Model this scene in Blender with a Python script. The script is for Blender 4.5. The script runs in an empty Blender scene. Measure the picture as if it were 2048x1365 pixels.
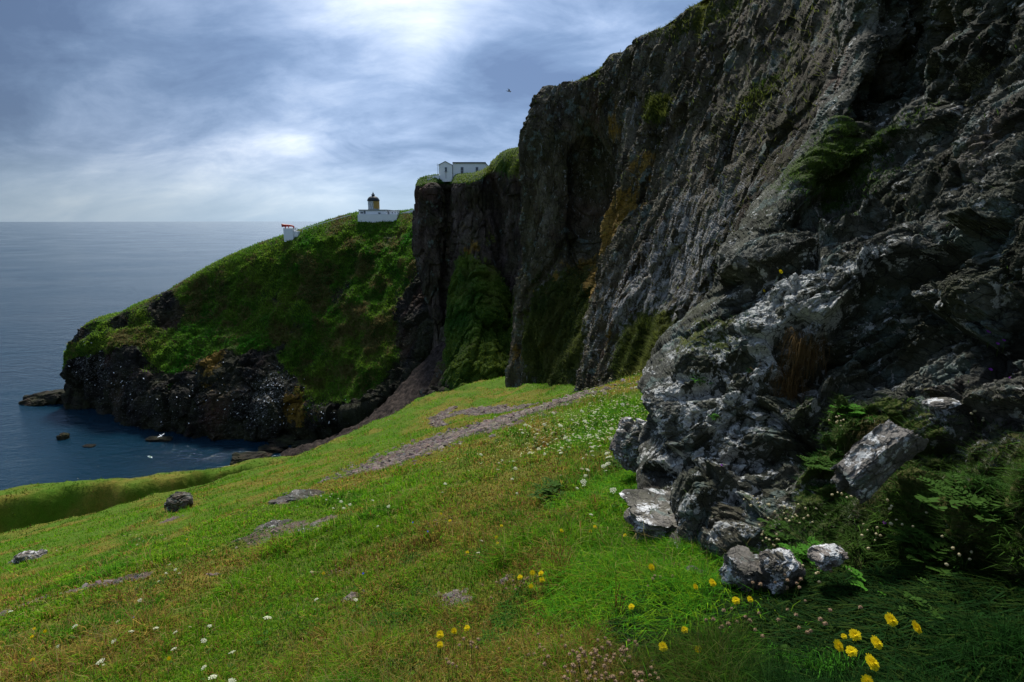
import bpy, bmesh, math, random
import numpy as np
from mathutils import Vector, Matrix
from mathutils.bvhtree import BVHTree

random.seed(7); RNG = np.random.default_rng(7)
R_ = math.radians
SC = bpy.context.scene
COL = SC.collection

# ------------------------------------------------------------------ camera, sky, sun, exposure
CAMZ, PITCH, FOC = 60.0, R_(12.0), 20.0
cam_d = bpy.data.cameras.new("camera"); cam_d.lens = FOC; cam_d.sensor_width = 36.0
cam_d.clip_start = 0.05; cam_d.clip_end = 60000
cam = bpy.data.objects.new("camera", cam_d); COL.objects.link(cam)
cam.location = (0, 0, CAMZ); cam.rotation_euler = (math.pi/2 - PITCH, 0, 0)
SC.camera = cam
SC.view_settings.view_transform = 'Standard'; SC.view_settings.look = 'None'
SC.view_settings.exposure = 0.5; SC.view_settings.gamma = 1.0
try:
    SC.cycles.use_denoising = True
    SC.cycles.max_bounces = 6; SC.cycles.diffuse_bounces = 2; SC.cycles.glossy_bounces = 2
    SC.cycles.transmission_bounces = 3; SC.cycles.transparent_max_bounces = 4
except Exception: pass

SUN_AZ, SUN_EL = R_(-8.0), R_(50.0)          # azimuth from +Y towards +X
sun_dir = Vector((math.sin(SUN_AZ)*math.cos(SUN_EL), math.cos(SUN_AZ)*math.cos(SUN_EL), math.sin(SUN_EL)))
sd = bpy.data.lights.new("sun", 'SUN'); sd.energy = 4.0; sd.angle = R_(9.0); sd.color = (1.0, 0.95, 0.86)
so = bpy.data.objects.new("sun", sd); COL.objects.link(so); so.location = (0, 0, 150)
so.rotation_euler = (-sun_dir).to_track_quat('-Z', 'Y').to_euler()

# ---- node helpers
class NT:
    def __init__(s, tree): s.t = tree; s.n = tree.nodes; s.l = tree.links
    def put(s, sock, v):
        if v is None: return
        if isinstance(v, bpy.types.NodeSocket): s.l.new(v, sock)
        else: sock.default_value = v
    def node(s, typ, ins=None, **props):
        n = s.n.new(typ)
        for k, v in props.items(): setattr(n, k, v)
        for k, v in (ins or {}).items(): s.put(n.inputs[k], v)
        return n
    def math(s, op, a, b=None, c=None, clamp=False):
        n = s.n.new('ShaderNodeMath'); n.operation = op; n.use_clamp = clamp
        s.put(n.inputs[0], a); s.put(n.inputs[1], b); s.put(n.inputs[2], c)
        return n.outputs[0]
    def vmath(s, op, a, b=None, out=0):
        n = s.n.new('ShaderNodeVectorMath'); n.operation = op
        s.put(n.inputs[0], a)
        if op == 'SCALE': s.put(n.inputs['Scale'], b)
        else: s.put(n.inputs[1], b)
        return n.outputs[out]
    def noise(s, vec, scale, detail=5, rough=.55, dist=0.0):
        n = s.n.new('ShaderNodeTexNoise'); s.put(n.inputs['Vector'], vec)
        n.inputs['Scale'].default_value = scale; n.inputs['Detail'].default_value = detail
        n.inputs['Roughness'].default_value = rough; n.inputs['Distortion'].default_value = dist
        return n.outputs['Fac']
    def voro(s, vec, scale, feature='F1', out='Distance', rnd=1.0):
        n = s.n.new('ShaderNodeTexVoronoi'); n.feature = feature; s.put(n.inputs['Vector'], vec)
        n.inputs['Scale'].default_value = scale; n.inputs['Randomness'].default_value = rnd
        return n.outputs[out]
    def rng(s, v, a, b, c=0.0, d=1.0, smooth=False):
        n = s.n.new('ShaderNodeMapRange'); n.interpolation_type = 'SMOOTHSTEP' if smooth else 'LINEAR'
        s.put(n.inputs[0], v)
        for i, x in enumerate((a, b, c, d)): s.put(n.inputs[i+1], x)
        return n.outputs[0]
    def mix(s, f, a, b):
        n = s.n.new('ShaderNodeMix'); n.data_type = 'RGBA'
        s.put(n.inputs[0], f); s.put(n.inputs[6], col4(a)); s.put(n.inputs[7], col4(b))
        return n.outputs[2]
    def ramp(s, f, stops):
        n = s.n.new('ShaderNodeValToRGB'); e = n.color_ramp.elements
        while len(e) < len(stops): e.new(.5)
        for i, (p, c) in enumerate(stops): e[i].position = p; e[i].color = col4(c)
        s.put(n.inputs[0], f); return n.outputs[0]
def col4(c):
    return (c[0], c[1], c[2], 1.0) if isinstance(c, (tuple, list)) else c

# ---- world: Nishita sky under a broken, layered cloud deck
W = bpy.data.worlds.new("World"); SC.world = W; W.use_nodes = True
W.node_tree.nodes.clear(); w = NT(W.node_tree)
sky = w.node('ShaderNodeTexSky', sky_type='NISHITA', sun_disc=False, sun_elevation=SUN_EL, sun_rotation=SUN_AZ)
def pdir(px, py):
    u = (px-1024)/(FOC/36*2048); v = (682.5-py)/(FOC/36*2048)
    d = Vector((u, math.cos(PITCH)+v*math.sin(PITCH), -math.sin(PITCH)+v*math.cos(PITCH)))
    return d
tc = w.node('ShaderNodeTexCoord').outputs['Generated']
sep = w.node('ShaderNodeSeparateXYZ', {0: tc})
dx, dy, dz = sep.outputs
zz = w.math('ADD', w.math('MAXIMUM', dz, 0.0), 0.42)
plane = w.node('ShaderNodeCombineXYZ', {0: w.math('DIVIDE', dx, zz), 1: w.math('DIVIDE', dy, zz), 2: 0.0}).outputs[0]
rot = w.node('ShaderNodeMapping', {0: plane}); rot.inputs['Rotation'].default_value = (0, 0, R_(-32)); rot.inputs['Scale'].default_value = (0.62, 1.0, 1); rot.inputs['Location'].default_value = (3.1, 0.7, 0)
n1 = w.noise(rot.outputs[0], 1.7, 10, .55, .3)
n2 = w.noise(rot.outputs[0], 5.2, 9, .62, .5)
c = w.math('ADD', w.math('MULTIPLY', n1, .66), w.math('MULTIPLY', n2, .36))
c = w.math('ADD', w.math('MULTIPLY', w.math('SUBTRACT', c, .515), 1.2), .51)
def blob(px, py, k, amp, s=1.0):
    d = pdir(px, py).normalized()
    dt = w.vmath('DOT_PRODUCT', tc, tuple(d), out=1)
    e = w.math('EXPONENT', w.math('MULTIPLY', w.math('SUBTRACT', dt, 1.0), k))
    return w.math('MULTIPLY', e, amp)
for b in ((780, 10, 60, .15), (860, 90, 260, .12), (975, -10, 200, .14), (600, 270, 350, .15), (250, 350, 40, .17), (100, 40, 22, -.17), (1150, 120, 50, -.10), (1350, 20, 80, -.07), (60, 330, 60, .08), (1150, 260, 40, .04),
          (330, 200, 90, -.09), (985, 80, 160, -.20), (760, 330, 160, -.05), (1180, 40, 60, .02), (650, 170, 90, -.05), (230, 150, 250, .10),
          (60, 200, 60, -.05), (480, 380, 60, .08)):
    c = w.math('ADD', c, blob(*b))
cl = w.ramp(c, [(.33, (.11, .18, .33)), (.42, (.17, .26, .43)), (.51, (.29, .39, .58)), (.61, (.49, .58, .75)), (.76, (.88, .92, .99))])
# unseen sky behind the viewer and inland, dimmed to darken surfaces facing it
back = w.rng(dy, -.5, .55, .80, 1.0, True)
inland = w.rng(dx, .35, 1.0, 1.0, .5, True)
cl = w.vmath('SCALE', cl, w.math('MULTIPLY', back, inland))
hz = w.rng(dz, 0.0, .11, 1.0, 0.0, True)
cl = w.mix(w.math('MULTIPLY', hz, .75), cl, (.36, .50, .62))
leftd = w.rng(dx, -.75, -.2, .55, 1.0, True)
cl = w.vmath('SCALE', cl, leftd)
cl = w.vmath('MULTIPLY', cl, (.97, 1.0, 1.03))
skyc = w.vmath('SCALE', sky.outputs[0], 0.07)
tot = w.mix(.88, skyc, cl)
bg = w.node('ShaderNodeBackground', {'Color': tot, 'Strength': 1.0})
wo = w.node('ShaderNodeOutputWorld', {'Surface': bg.outputs[0]})

# ------------------------------------------------------------------ geometry helpers
FPX = FOC/36*2048
def P(px, py, Y):
    d = pdir(px, py); k = Y/d.y
    return np.array((d.x*k, Y, CAMZ + d.z*k))
def S(px, py, z=-1.0):
    d = pdir(px, py); k = (z-CAMZ)/d.z
    return np.array((d.x*k, d.y*k, z))

def _h(a, b, c, s):
    n = (a*np.uint32(374761393)) ^ (b*np.uint32(668265263)) ^ (c*np.uint32(2246822519)) ^ np.uint32((s*3266489917+12345) & 0xffffffff)
    n = (n ^ (n >> np.uint32(15)))*np.uint32(2246822519)
    n = (n ^ (n >> np.uint32(13)))*np.uint32(3266489917)
    return n ^ (n >> np.uint32(16))
def _hf(a, b, c, s): return _h(a, b, c, s).astype(np.float32)*np.float32(2.3283064e-10)
def vnoise(Q, seed=0):
    Q = np.asarray(Q, dtype=np.float32)
    F = np.floor(Q); f = Q-F; I = F.astype(np.int64).astype(np.uint32)
    u = f*f*(3-2*f); one = np.uint32(1)
    x, y, z = I[..., 0], I[..., 1], I[..., 2]; ux, uy, uz = u[..., 0], u[..., 1], u[..., 2]
    def X(yy, zz2):
        a = _hf(x, yy, zz2, seed); b = _hf(x+one, yy, zz2, seed); return a+(b-a)*ux
    a = X(y, z); b = X(y+one, z); lo = a+(b-a)*uy
    a = X(y, z+one); b = X(y+one, z+one); hi = a+(b-a)*uy
    return (lo+(hi-lo)*uz)*2-1
def fbm(Q, octv=4, gain=.5, seed=0, ridge=False):
    Q = np.asarray(Q, dtype=np.float32); out = 0; a = 1.0; tot = 0
    for i in range(octv):
        n = vnoise(Q*(2.03**i)+17.3*i, seed+i)
        if ridge: n = 1-2*np.abs(n)
        out = out+a*n; tot += a; a *= gain
    return out/tot
def facet(Q, seed=0, tilt=.8, step=.6):
    """blocky fractured-rock height: every random cell is a tilted plane with its own offset"""
    Q = np.asarray(Q, dtype=np.float32)
    B = np.floor(Q-.5).astype(np.int64)
    best = np.full(Q.shape[:-1], 9e9, dtype=np.float32); sec = best.copy()
    val = np.zeros_like(best)
    for o in range(8):
        C = B+np.array((o & 1, (o >> 1) & 1, o >> 2)); c = C.astype(np.uint32)
        x, y, z = c[..., 0], c[..., 1], c[..., 2]
        h = _h(x, y, z, seed)
        j = np.stack([((h >> np.uint32(k)) & np.uint32(1023)).astype(np.float32)/1023 for k in (0, 10, 20)], -1)
        D = Q-(C.astype(np.float32)+.1+.8*j); d2 = (D*D).sum(-1)
        h2 = _h(x, y, z, seed+77)
        t = np.stack([((h2 >> np.uint32(k)) & np.uint32(255)).astype(np.float32)/127.5-1 for k in (0, 8, 16)], -1)
        off = ((h2 >> np.uint32(24)) & np.uint32(255)).astype(np.float32)/127.5-1
        v = off*step+(D*t).sum(-1)*tilt
        m = d2 < best
        sec = np.where(m, best, np.minimum(sec, d2)); val = np.where(m, v, val); best = np.where(m, d2, best)
    return val, np.sqrt(sec)-np.sqrt(best)
def rockdisp(Q, specs, seed=0, warp=.14):
    out = 0
    for i, (size, amp, M) in enumerate(specs):
        q = (Q @ np.array(M, dtype=np.float32).T if M is not None else Q)/size
        wq = np.stack([fbm(q*1.1+50*k, 2, seed=seed+30+k) for k in range(3)], -1)*warp
        v, e = facet(q+wq, seed+i*5)
        out = out+amp*(v-.25*np.exp(-e*16))
    return out

def cr(Pt, t):
    """catmull-rom through rows of Pt at parameters t"""
    n = Pt.shape[0]
    t = np.clip(t, 0, n-1-1e-6); i = np.floor(t).astype(int); f = (t-i)
    f = f.reshape((-1,)+(1,)*(Pt.ndim-1))
    g = lambda k: Pt[np.clip(k, 0, n-1)]
    p0, p1, p2, p3 = g(i-1), g(i), g(i+1), g(i+2)
    return .5*((2*p1)+(-p0+p2)*f+(2*p0-5*p1+4*p2-p3)*f*f+(-p0+3*p1-3*p2+p3)*f**3)
def pxy(p):
    y = max(p[1], .8); v = (p[2]-CAMZ)/y
    return np.array((p[0]/y*FPX, v*FPX))
def params(C, n, wts):
    if wts is None:
        wts = []
        for a, b in zip(C[:-1], C[1:]):
            d = [min(np.linalg.norm(pxy(p)-pxy(q)), 500) for p, q in zip(a, b)]
            wts.append(max(12, np.mean(d)))
    wts = np.array(wts, float); cum = np.concatenate([[0], np.cumsum(wts)])
    return np.interp(np.linspace(0, cum[-1], n), cum, np.arange(len(cum)))
def loft(C, nr, nc, wr=None, wc=None):
    C = np.array(C, float)
    tr = params(C, nr, wr); tcx = params(C.transpose(1, 0, 2), nc, wc)
    G = cr(C, tr); G = cr(G.transpose(1, 0, 2), tcx).transpose(1, 0, 2)
    return G, tr, tcx
def gnormals(G, flip=None):
    dU = np.gradient(G, axis=0); dV = np.gradient(G, axis=1)
    N = np.cross(dU, dV); N /= np.linalg.norm(N, axis=-1, keepdims=True)+1e-9
    if flip is None:
        V = np.array((0, 0, CAMZ))-G; flip = (N*V).sum(-1).mean() < 0
    return -N if flip else N
def mesh_np(name, V, quads=None, tris=None, attrs=None, mat=None, smooth=True, cols=None):
    me = bpy.data.meshes.new(name)
    V = np.ascontiguousarray(V, dtype=np.float32); nv = len(V)
    li = []; st = []; cnt = 0
    if quads is not None and len(quads): li.append(quads.reshape(-1)); st.append(np.arange(len(quads))*4+cnt); cnt += len(quads)*4
    if tris is not None and len(tris): li.append(tris.reshape(-1)); st.append(np.arange(len(tris))*3+cnt); cnt += len(tris)*3
    li = np.concatenate(li).astype(np.int32); st = np.concatenate(st).astype(np.int32)
    me.vertices.add(nv); me.loops.add(len(li)); me.polygons.add(len(st))
    me.vertices.foreach_set('co', V.reshape(-1)); me.loops.foreach_set('vertex_index', li)
    me.polygons.foreach_set('loop_start', st)
    me.update(calc_edges=True)
    me.polygons.foreach_set('use_smooth', np.full(len(st), smooth, dtype=bool))
    for k, a in (attrs or {}).items():
        at = me.attributes.new(k, 'FLOAT', 'POINT'); at.data.foreach_set('value', np.ascontiguousarray(a, dtype=np.float32).reshape(-1))
    if cols is not None:
        at = me.attributes.new('col', 'FLOAT_COLOR', 'POINT')
        at.data.foreach_set('color', np.concatenate([cols, np.ones((len(cols), 1))], 1).astype(np.float32).reshape(-1))
    if mat: me.materials.append(mat)
    return me
def grid_quads(nr, nc):
    a = np.arange(nr*nc).reshape(nr, nc)
    return np.stack([a[:-1, :-1], a[:-1, 1:], a[1:, 1:], a[1:, :-1]], -1).reshape(-1, 4)
def link(name, me, parent=None, **tags):
    o = bpy.data.objects.new(name, me); COL.objects.link(o)
    if parent: o.parent = parent
    for k, v in tags.items(): o[k] = v
    return o
def grid_obj(name, G, attrs, mat, smooth=True, **tags):
    nr, nc = G.shape[:2]
    me = mesh_np(name, G.reshape(-1, 3), grid_quads(nr, nc), None, {k: a.reshape(-1) for k, a in attrs.items()}, mat, smooth)
    o = link(name, me, **tags); o.data.validate(); return o
def sstep(a, b, x):
    t = np.clip((x-a)/(b-a), 0, 1); return t*t*(3-2*t)
def blobs(G, lst):
    out = np.zeros(G.shape[:-1], dtype=np.float32)
    for (px, py, Y, r, amp) in lst:
        c = P(px, py, Y); out += amp*np.exp(-(((G-c)*np.array((1, .6, 1)))**2).sum(-1)/(r*r))
    return out
def pixof(G):
    y = np.maximum(G[..., 1], .3); X = G[..., 0]; Z = G[..., 2]-CAMZ
    cp, sp = math.cos(PITCH), math.sin(PITCH)
    dep = np.maximum(y*cp-Z*sp, .2); up = y*sp+Z*cp
    return 1024+X/dep*FPX, 682.5-up/dep*FPX, dep

# ------------------------------------------------------------------ materials
def newmat(name):
    m = bpy.data.materials.new(name); m.use_nodes = True; m.node_tree.nodes.clear(); return m, NT(m.node_tree)
def finish(m, n, color, rough=.8, bump=None, bstr=.5, bdist=.1, spec=.3, **kw):
    p = n.node('ShaderNodeBsdfPrincipled', {'Base Color': col4(color), 'Roughness': rough, 'Specular IOR Level': spec})
    for k, v in kw.items(): n.put(p.inputs[k.replace('_', ' ')], v)
    if bump is not None:
        b = n.node('ShaderNodeBump', {'Height': bump, 'Strength': bstr, 'Distance': bdist}); n.put(p.inputs['Normal'], b.outputs[0])
    n.node('ShaderNodeOutputMaterial', {'Surface': p.outputs[0]}); return m
def simple(name, c, rough=.7, var=.12, scale=6, metal=0.0, bump=.02, **kw):
    m, n = newmat(name)
    pos = n.node('ShaderNodeTexCoord').outputs['Object']
    f = n.noise(pos, scale, 5, .6)
    cc = n.mix(f, tuple(x*(1-var) for x in c), tuple(min(1, x*(1+var)) for x in c))
    return finish(m, n, cc, rough, n.noise(pos, scale*4, 4), .4, bump, Metallic=metal, **kw)
def rock_mat(name, dark, mid, light, s=1.0, white=.0, teal=.0, wcol=(.42, .42, .41), g1=(.035, .06, .008), g2=(.10, .13, .02), stretch=(1, 1, 1), bdist=.3, wscale=3.0, ocol=(.30, .18, .03), olive=.5):
    m, n = newmat(name)
    pos = n.node('ShaderNodeNewGeometry').outputs['Position']
    mp = n.node('ShaderNodeMapping', {0: pos}); mp.inputs['Scale'].default_value = stretch; sp = mp.outputs[0]
    f = n.noise(sp, .55/s, 9, .62, .4)
    c = n.ramp(f, [(.36, dark), (.5, mid), (.66, light)])
    f2 = n.noise(sp, 4.5/s, 8, .7)
    c = n.mix(n.rng(f2, .35, .7, .55, 0), c, tuple(x*.45 for x in dark))
    red = n.noise(pos, .16/s, 4, .5)
    c = n.mix(n.rng(red, .56, .70, 0, .55), c, (.13, .065, .045))
    c = n.mix(n.rng(n.noise(pos, .35/s, 7, .68), .42, .62, 0, olive), c, (.055, .062, .022))
    if teal > 0:
        t = n.noise(pos, .9/s, 6, .65)
        c = n.mix(n.rng(t, .62-.18*teal, .68-.16*teal, 0, .75), c, (.15, .20, .18))
    at = n.node('ShaderNodeAttribute', attribute_name='pale').outputs['Fac']
    wn = n.noise(sp, wscale/s, 7, .68, .6)
    wv = n.noise(pos, wscale*5/s, 4, .6)
    wsum = n.math('ADD', n.math('ADD', wn, n.math('MULTIPLY', n.math('SUBTRACT', wv, .5), .35)), n.math('MULTIPLY', n.math('MINIMUM', at, .9), .19))
    th = .74-.18*white
    c = n.mix(n.rng(wsum, th, th+.035), c, n.mix(n.rng(wv, .4, .6), wcol, tuple(x*.62 for x in wcol)))
    ao = n.node('ShaderNodeAttribute', attribute_name='orange').outputs['Fac']
    on = n.noise(sp, 1.6/s, 7, .65)
    osum = n.math('ADD', on, n.math('MULTIPLY', n.math('SUBTRACT', ao, .5), .5))
    c = n.mix(n.rng(osum, .56, .66, 0, .9), c, n.mix(n.rng(n.noise(pos, 7/s, 4), .4, .65), ocol, (.16, .11, .02)))
    av = n.node('ShaderNodeAttribute', attribute_name='veg').outputs['Fac']
    vn = n.noise(pos, 2.2/s, 8, .68)
    vs = n.math('ADD', vn, n.math('MULTIPLY', n.math('SUBTRACT', av, .5), .8))
    gn = n.noise(pos, .32/s, 5, .6); gf = n.noise(pos, 9/s, 5, .7)
    gc = n.mix(n.rng(gn, .38, .62), g1, g2); gc = n.mix(n.rng(gf, .35, .7, .6, 0), gc, tuple(x*.4 for x in g1))
    gc = n.mix(n.rng(n.noise(pos, .11/s, 5, .6), .52, .66, 0, .55), gc, (.13, .115, .035))
    c = n.mix(n.rng(vs, .47, .56), c, gc)
    wsp = n.vmath('ADD', sp, n.vmath('SCALE', n.node('ShaderNodeTexNoise', {'Vector': sp, 'Scale': 2.2/s, 'Detail': 5.0}).outputs['Color'], .35*s))
    sp2 = n.node('ShaderNodeMapping', {0: wsp}); sp2.inputs['Scale'].default_value = (1, 1, 1.7); sp2.inputs['Rotation'].default_value = (0, R_(28), 0)
    ch = n.node('ShaderNodeSeparateColor', {0: n.voro(sp2.outputs[0], 2.2/s, 'F1', 'Color')}).outputs[0]
    ch2 = n.node('ShaderNodeSeparateColor', {0: n.voro(sp2.outputs[0], 6.5/s, 'F1', 'Color')}).outputs[0]
    ed = n.node('ShaderNodeTexVoronoi', {'Vector': sp2.outputs[0], 'Scale': 1.5/s}, feature='DISTANCE_TO_EDGE').outputs['Distance']
    ed2 = n.node('ShaderNodeTexVoronoi', {'Vector': sp2.outputs[0], 'Scale': 5.0/s}, feature='DISTANCE_TO_EDGE').outputs['Distance']
    crk = n.math('MULTIPLY', n.rng(ed, 0, .035, .25, 1), n.rng(ed2, 0, .06, .55, 1))
    crk = n.rng(vs, .47, .56, crk, 1.0)
    c = n.mix(crk, tuple(x*.3 for x in dark), c)
    h = n.math('ADD', n.math('MULTIPLY', n.noise(sp, 2.0/s, 12, .76), 1.35), n.math('ADD', n.math('MULTIPLY', ch, .28), n.math('ADD', n.math('MULTIPLY', ch2, .13), n.math('MULTIPLY', crk, .18))))
    return finish(m, n, c, .9, h, .9, bdist, .15)

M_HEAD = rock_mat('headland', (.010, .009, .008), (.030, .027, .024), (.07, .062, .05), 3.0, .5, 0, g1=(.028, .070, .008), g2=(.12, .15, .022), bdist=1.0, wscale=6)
M_MID = rock_mat('cliff_far', (.028, .021, .018), (.10, .075, .062), (.23, .18, .155), 2.2, .2, .1, g1=(.025, .075, .008), g2=(.10, .15, .018), stretch=(1, 1, .4), bdist=.7, wscale=4)
M_MAIN = rock_mat('cliff_near', (.030, .025, .016), (.120, .102, .066), (.30, .27, .20), 1.3, .60, .30, g1=(.03, .05, .010), g2=(.10, .115, .025), stretch=(1, 1, .33), bdist=.45, wscale=3)
M_OUT = rock_mat('outcrop', (.026, .027, .022), (.105, .108, .090), (.27, .27, .235), .30, .78, .4, wcol=(.66, .67, .64), g1=(.02, .05, .006), g2=(.07, .11, .015), stretch=(1, 1, 1), bdist=.05, wscale=1.6)
M_BOUL = rock_mat('boulder', (.05, .045, .042), (.15, .14, .13), (.30, .28, .26), .25, .75, .3, wcol=(.70, .70, .67), bdist=.03, wscale=1.8)
M_SLAB = rock_mat('lichen_slab', (.10, .095, .09), (.24, .22, .20), (.38, .35, .31), .22, 1.08, .2, wcol=(.80, .81, .80), bdist=.02, wscale=1.5)
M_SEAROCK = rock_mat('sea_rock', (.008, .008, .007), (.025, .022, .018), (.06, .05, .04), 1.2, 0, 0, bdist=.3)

# ground
m, n = newmat('meadow_soil')
pos = n.node('ShaderNodeNewGeometry').outputs['Position']
a_dry = n.node('ShaderNodeAttribute', attribute_name='dry').outputs['Fac']
a_bare = n.node('ShaderNodeAttribute', attribute_name='bare').outputs['Fac']
g = n.noise(pos, 1.3, 8, .65); gf = n.noise(pos, 14, 6, .7)
c = n.mix(a_dry, (.07, .17, .008), (.22, .17, .03))
c = n.mix(n.rng(g, .4, .6, 0, .6), c, (.10, .15, .012))
c = n.mix(n.rng(gf, .35, .65, .7, 0), c, (.016, .03, .004))
st = n.noise(pos, 3.0, 8, .7)
soil = n.mix(n.rng(n.noise(pos, 8, 7, .7), .35, .65), (.055, .040, .030), (.15, .115, .09))
bm = n.math('ADD', st, n.math('MULTIPLY', n.math('SUBTRACT', a_bare, .5), .9))
c = n.mix(n.rng(bm, .48, .60), c, soil)
M_GROUND = finish(m, n, c, .95, n.math('ADD', n.noise(pos, 6, 9, .7), n.math('MULTIPLY', n.noise(pos, 1.2, 5), 2)), .8, .12, .1)

# leaf material driven by per-blade colour
def leaf_mat(name, trans=.35, tint=None, rough=.8):
    m, n = newmat(name)
    if tint is None:
        c = n.node('ShaderNodeAttribute', attribute_name='col').outputs['Color']
    else:
        pos = n.node('ShaderNodeNewGeometry').outputs['Position']
        c = n.mix(n.noise(pos, 30, 3), tuple(x*.75 for x in tint), tuple(min(1, x*1.2) for x in tint))
    p = n.node('ShaderNodeBsdfPrincipled', {'Base Color': c, 'Roughness': rough, 'Specular IOR Level': .08})
    t = n.node('ShaderNodeBsdfTranslucent', {'Color': c})
    mx = n.node('ShaderNodeMixShader', {0: trans, 1: p.outputs[0], 2: t.outputs[0]})
    n.node('ShaderNodeOutputMaterial', {'Surface': mx.outputs[0]}); return m
M_BLADE = leaf_mat('grass_blade', .42)
M_LICH = leaf_mat('lichen_strand', .15)
M_STEM = leaf_mat('stem_green', .2, (.10, .16, .03))
M_LEAF = leaf_mat('leaf_green', .35, (.05, .14, .02))
M_YEL = leaf_mat('petal_yellow', .35, (.98, .70, .012))
M_YELC = leaf_mat('petal_centre', .2, (.95, .66, .01))
M_WHITE = leaf_mat('petal_white', .35, (.74, .76, .56))
M_CREAM = leaf_mat('seed_cream', .35, (.62, .55, .34))
M_BROWN = leaf_mat('dry_brown', .25, (.42, .29, .18))
M_PURP = leaf_mat('petal_purple', .35, (.45, .10, .62))
M_BLUE = leaf_mat('petal_blue', .35, (.14, .16, .75))

# sea
m, n = newmat('sea')
pos = n.node('ShaderNodeNewGeometry').outputs['Position']
mp = n.node('ShaderNodeMapping', {0: pos}); mp.inputs['Rotation'].default_value = (0, 0, R_(18)); mp.inputs['Scale'].default_value = (.55, 1, 1)
h = n.math('ADD', n.math('MULTIPLY', n.noise(mp.outputs[0], .9, 5, .62, .4), .5), n.math('MULTIPLY', n.noise(mp.outputs[0], .16, 5, .6, .5), 1.1))
big = n.noise(mp.outputs[0], .012, 5, .6, .6)
c = n.mix(n.rng(big, .35, .65), (.003, .018, .034), (.005, .030, .052))
M_SEA = finish(m, n, c, n.rng(big, .3, .7, .06, .17), h, .8, .7, .5, IOR=1.33)

# ------------------------------------------------------------------ terrain function (near hillside)
ctrl = []; CREST = []
def cp(*a): ctrl.append(P(*a))
def cw(x, y, z): ctrl.append(np.array((x, y, CAMZ+z)))
def base_plane(x, y): return CAMZ-1.5-.30*y+.27*x
for x in (-7, -3.5, 0, 1.6):
    for y in (-6, -2, 2, 6, 10, 15):
        cw(x, y, base_plane(x, y)-CAMZ)
for y in (-6, 0, 3): cw(4.5, y, base_plane(4.5, y)-CAMZ+.5)
for a in ((0, 1092, 30), (170, 1045, 30), (340, 1012, 28), (440, 975, 36), (540, 940, 48), (640, 905, 60), (700, 880, 66), (780, 838, 64), (860, 802, 60),
          (930, 795, 63), (1000, 792, 66), (1050, 788, 66), (1150, 790, 40), (1250, 762, 31), (1340, 735, 27),
          (770, 935, 17), (1000, 835, 33), (900, 870, 27), (1150, 870, 14), (600, 1000, 19), (300, 1100, 16), (0, 1200, 11), (1240, 900, 8.8), (1000, 950, 12)): cp(*a)
# crest line of the lower ridge, its gully in front and its drop behind
for a in ((-250, 1030, 56), (0, 1001, 58), (130, 984, 61), (260, 968, 64), (400, 950, 69), (520, 932, 74), (610, 918, 79)):
    q = P(*a); ctrl.append(q); CREST.append(q)
    d = np.array((q[0], q[1], 0)); d /= np.linalg.norm(d)
    ctrl.append(P(a[0], a[1]+1, a[2]+6))
    ctrl.append(q-d*9+np.array((0, 0, .8)))
    ctrl.append(q+d*20+np.array((0, 0, -22))); ctrl.append(q+d*38+np.array((0, 0, -60)))
for a in ((960, 770, 84), (1030, 765, 84), (900, 790, 84)): cp(*a)
for a in ((-14, 78, -31), (-22, 84, -37), (-12, 95, -42), (-26, 100, -55), (-40, 112, -68), (-10, 110, -48), (5, 100, -32), (20, 100, -28), (-25, 130, -68), (10, 130, -40), (30, 130, -40)): cw(*a)
cw(25, 40, -8); cw(20, 15, 0); cw(40, 80, -10); cw(-100, 20, -40); cw(-60, 0, -18); cw(-100, 60, -56); cw(-120, 100, -75)
CT = np.array(ctrl)
CRX = sorted([(float(q[0]), float(q[1])) for q in CREST])
def gully(x, y):
    yc = np.interp(x, [a for a, b in CRX], [b for a, b in CRX])
    s_ = (yc-y)*.72
    s_ = s_+.5*np.sin(x*.6)+.35*np.sin(x*1.7+1)
    prof = sstep(.3, 4.6, s_)*(1-sstep(6, 17, s_))
    return -9.0*prof*sstep(-10, -26, x)
def kern(r2): return np.sqrt(r2+1.5)
_x = CT[:, 0]; _y = CT[:, 1]; _r = CT[:, 2]-base_plane(_x, _y); _n = len(CT)
A = np.zeros((_n+3, _n+3)); A[:_n, :_n] = kern((_x[:, None]-_x)**2+(_y[:, None]-_y)**2)-np.eye(_n)*.02
A[:_n, _n:] = np.stack([np.ones(_n), _x, _y], 1); A[_n:, :_n] = A[:_n, _n:].T
SOL = np.linalg.solve(A, np.concatenate([_r, np.zeros(3)]))
def terr0(x, y):
    x = np.asarray(x, float); y = np.asarray(y, float); out = base_plane(x, y)+SOL[_n]+SOL[_n+1]*x+SOL[_n+2]*y
    for i in range(_n): out = out+SOL[i]*kern((x-_x[i])**2+(y-_y[i])**2)
    return out+gully(x, y)
def terr(x, y):
    x = np.asarray(x, float); y = np.asarray(y, float)
    Q = np.stack([x, y, x*0], -1)
    r = np.sqrt(x*x+y*y)
    z = terr0(x, y)
    z = z+.10*fbm(Q*.55, 3, seed=3)+.07*fbm(Q*1.9, 3, seed=4)+.10*np.maximum(0, vnoise(Q*1.5+np.stack([.6*np.sin(y*2.0), .6*np.sin(x*2.3), x*0], -1), 8)-.1)*sstep(.3, 3, r)+.018*fbm(Q*7, 3, .6, seed=5)
    z = z+sstep(14, 60, r)*(.45*fbm(Q*.22, 4, .55, seed=6))
    # terracettes and rough faces on the lower ridge and gully
    st_ = sstep(38, 52, r)
    return z+st_*(.8*fbm(Q*np.array((.12, .12, 1))+np.stack([z*0, z*.9, z*0], -1), 4, .6, seed=9, ridge=True))
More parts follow.
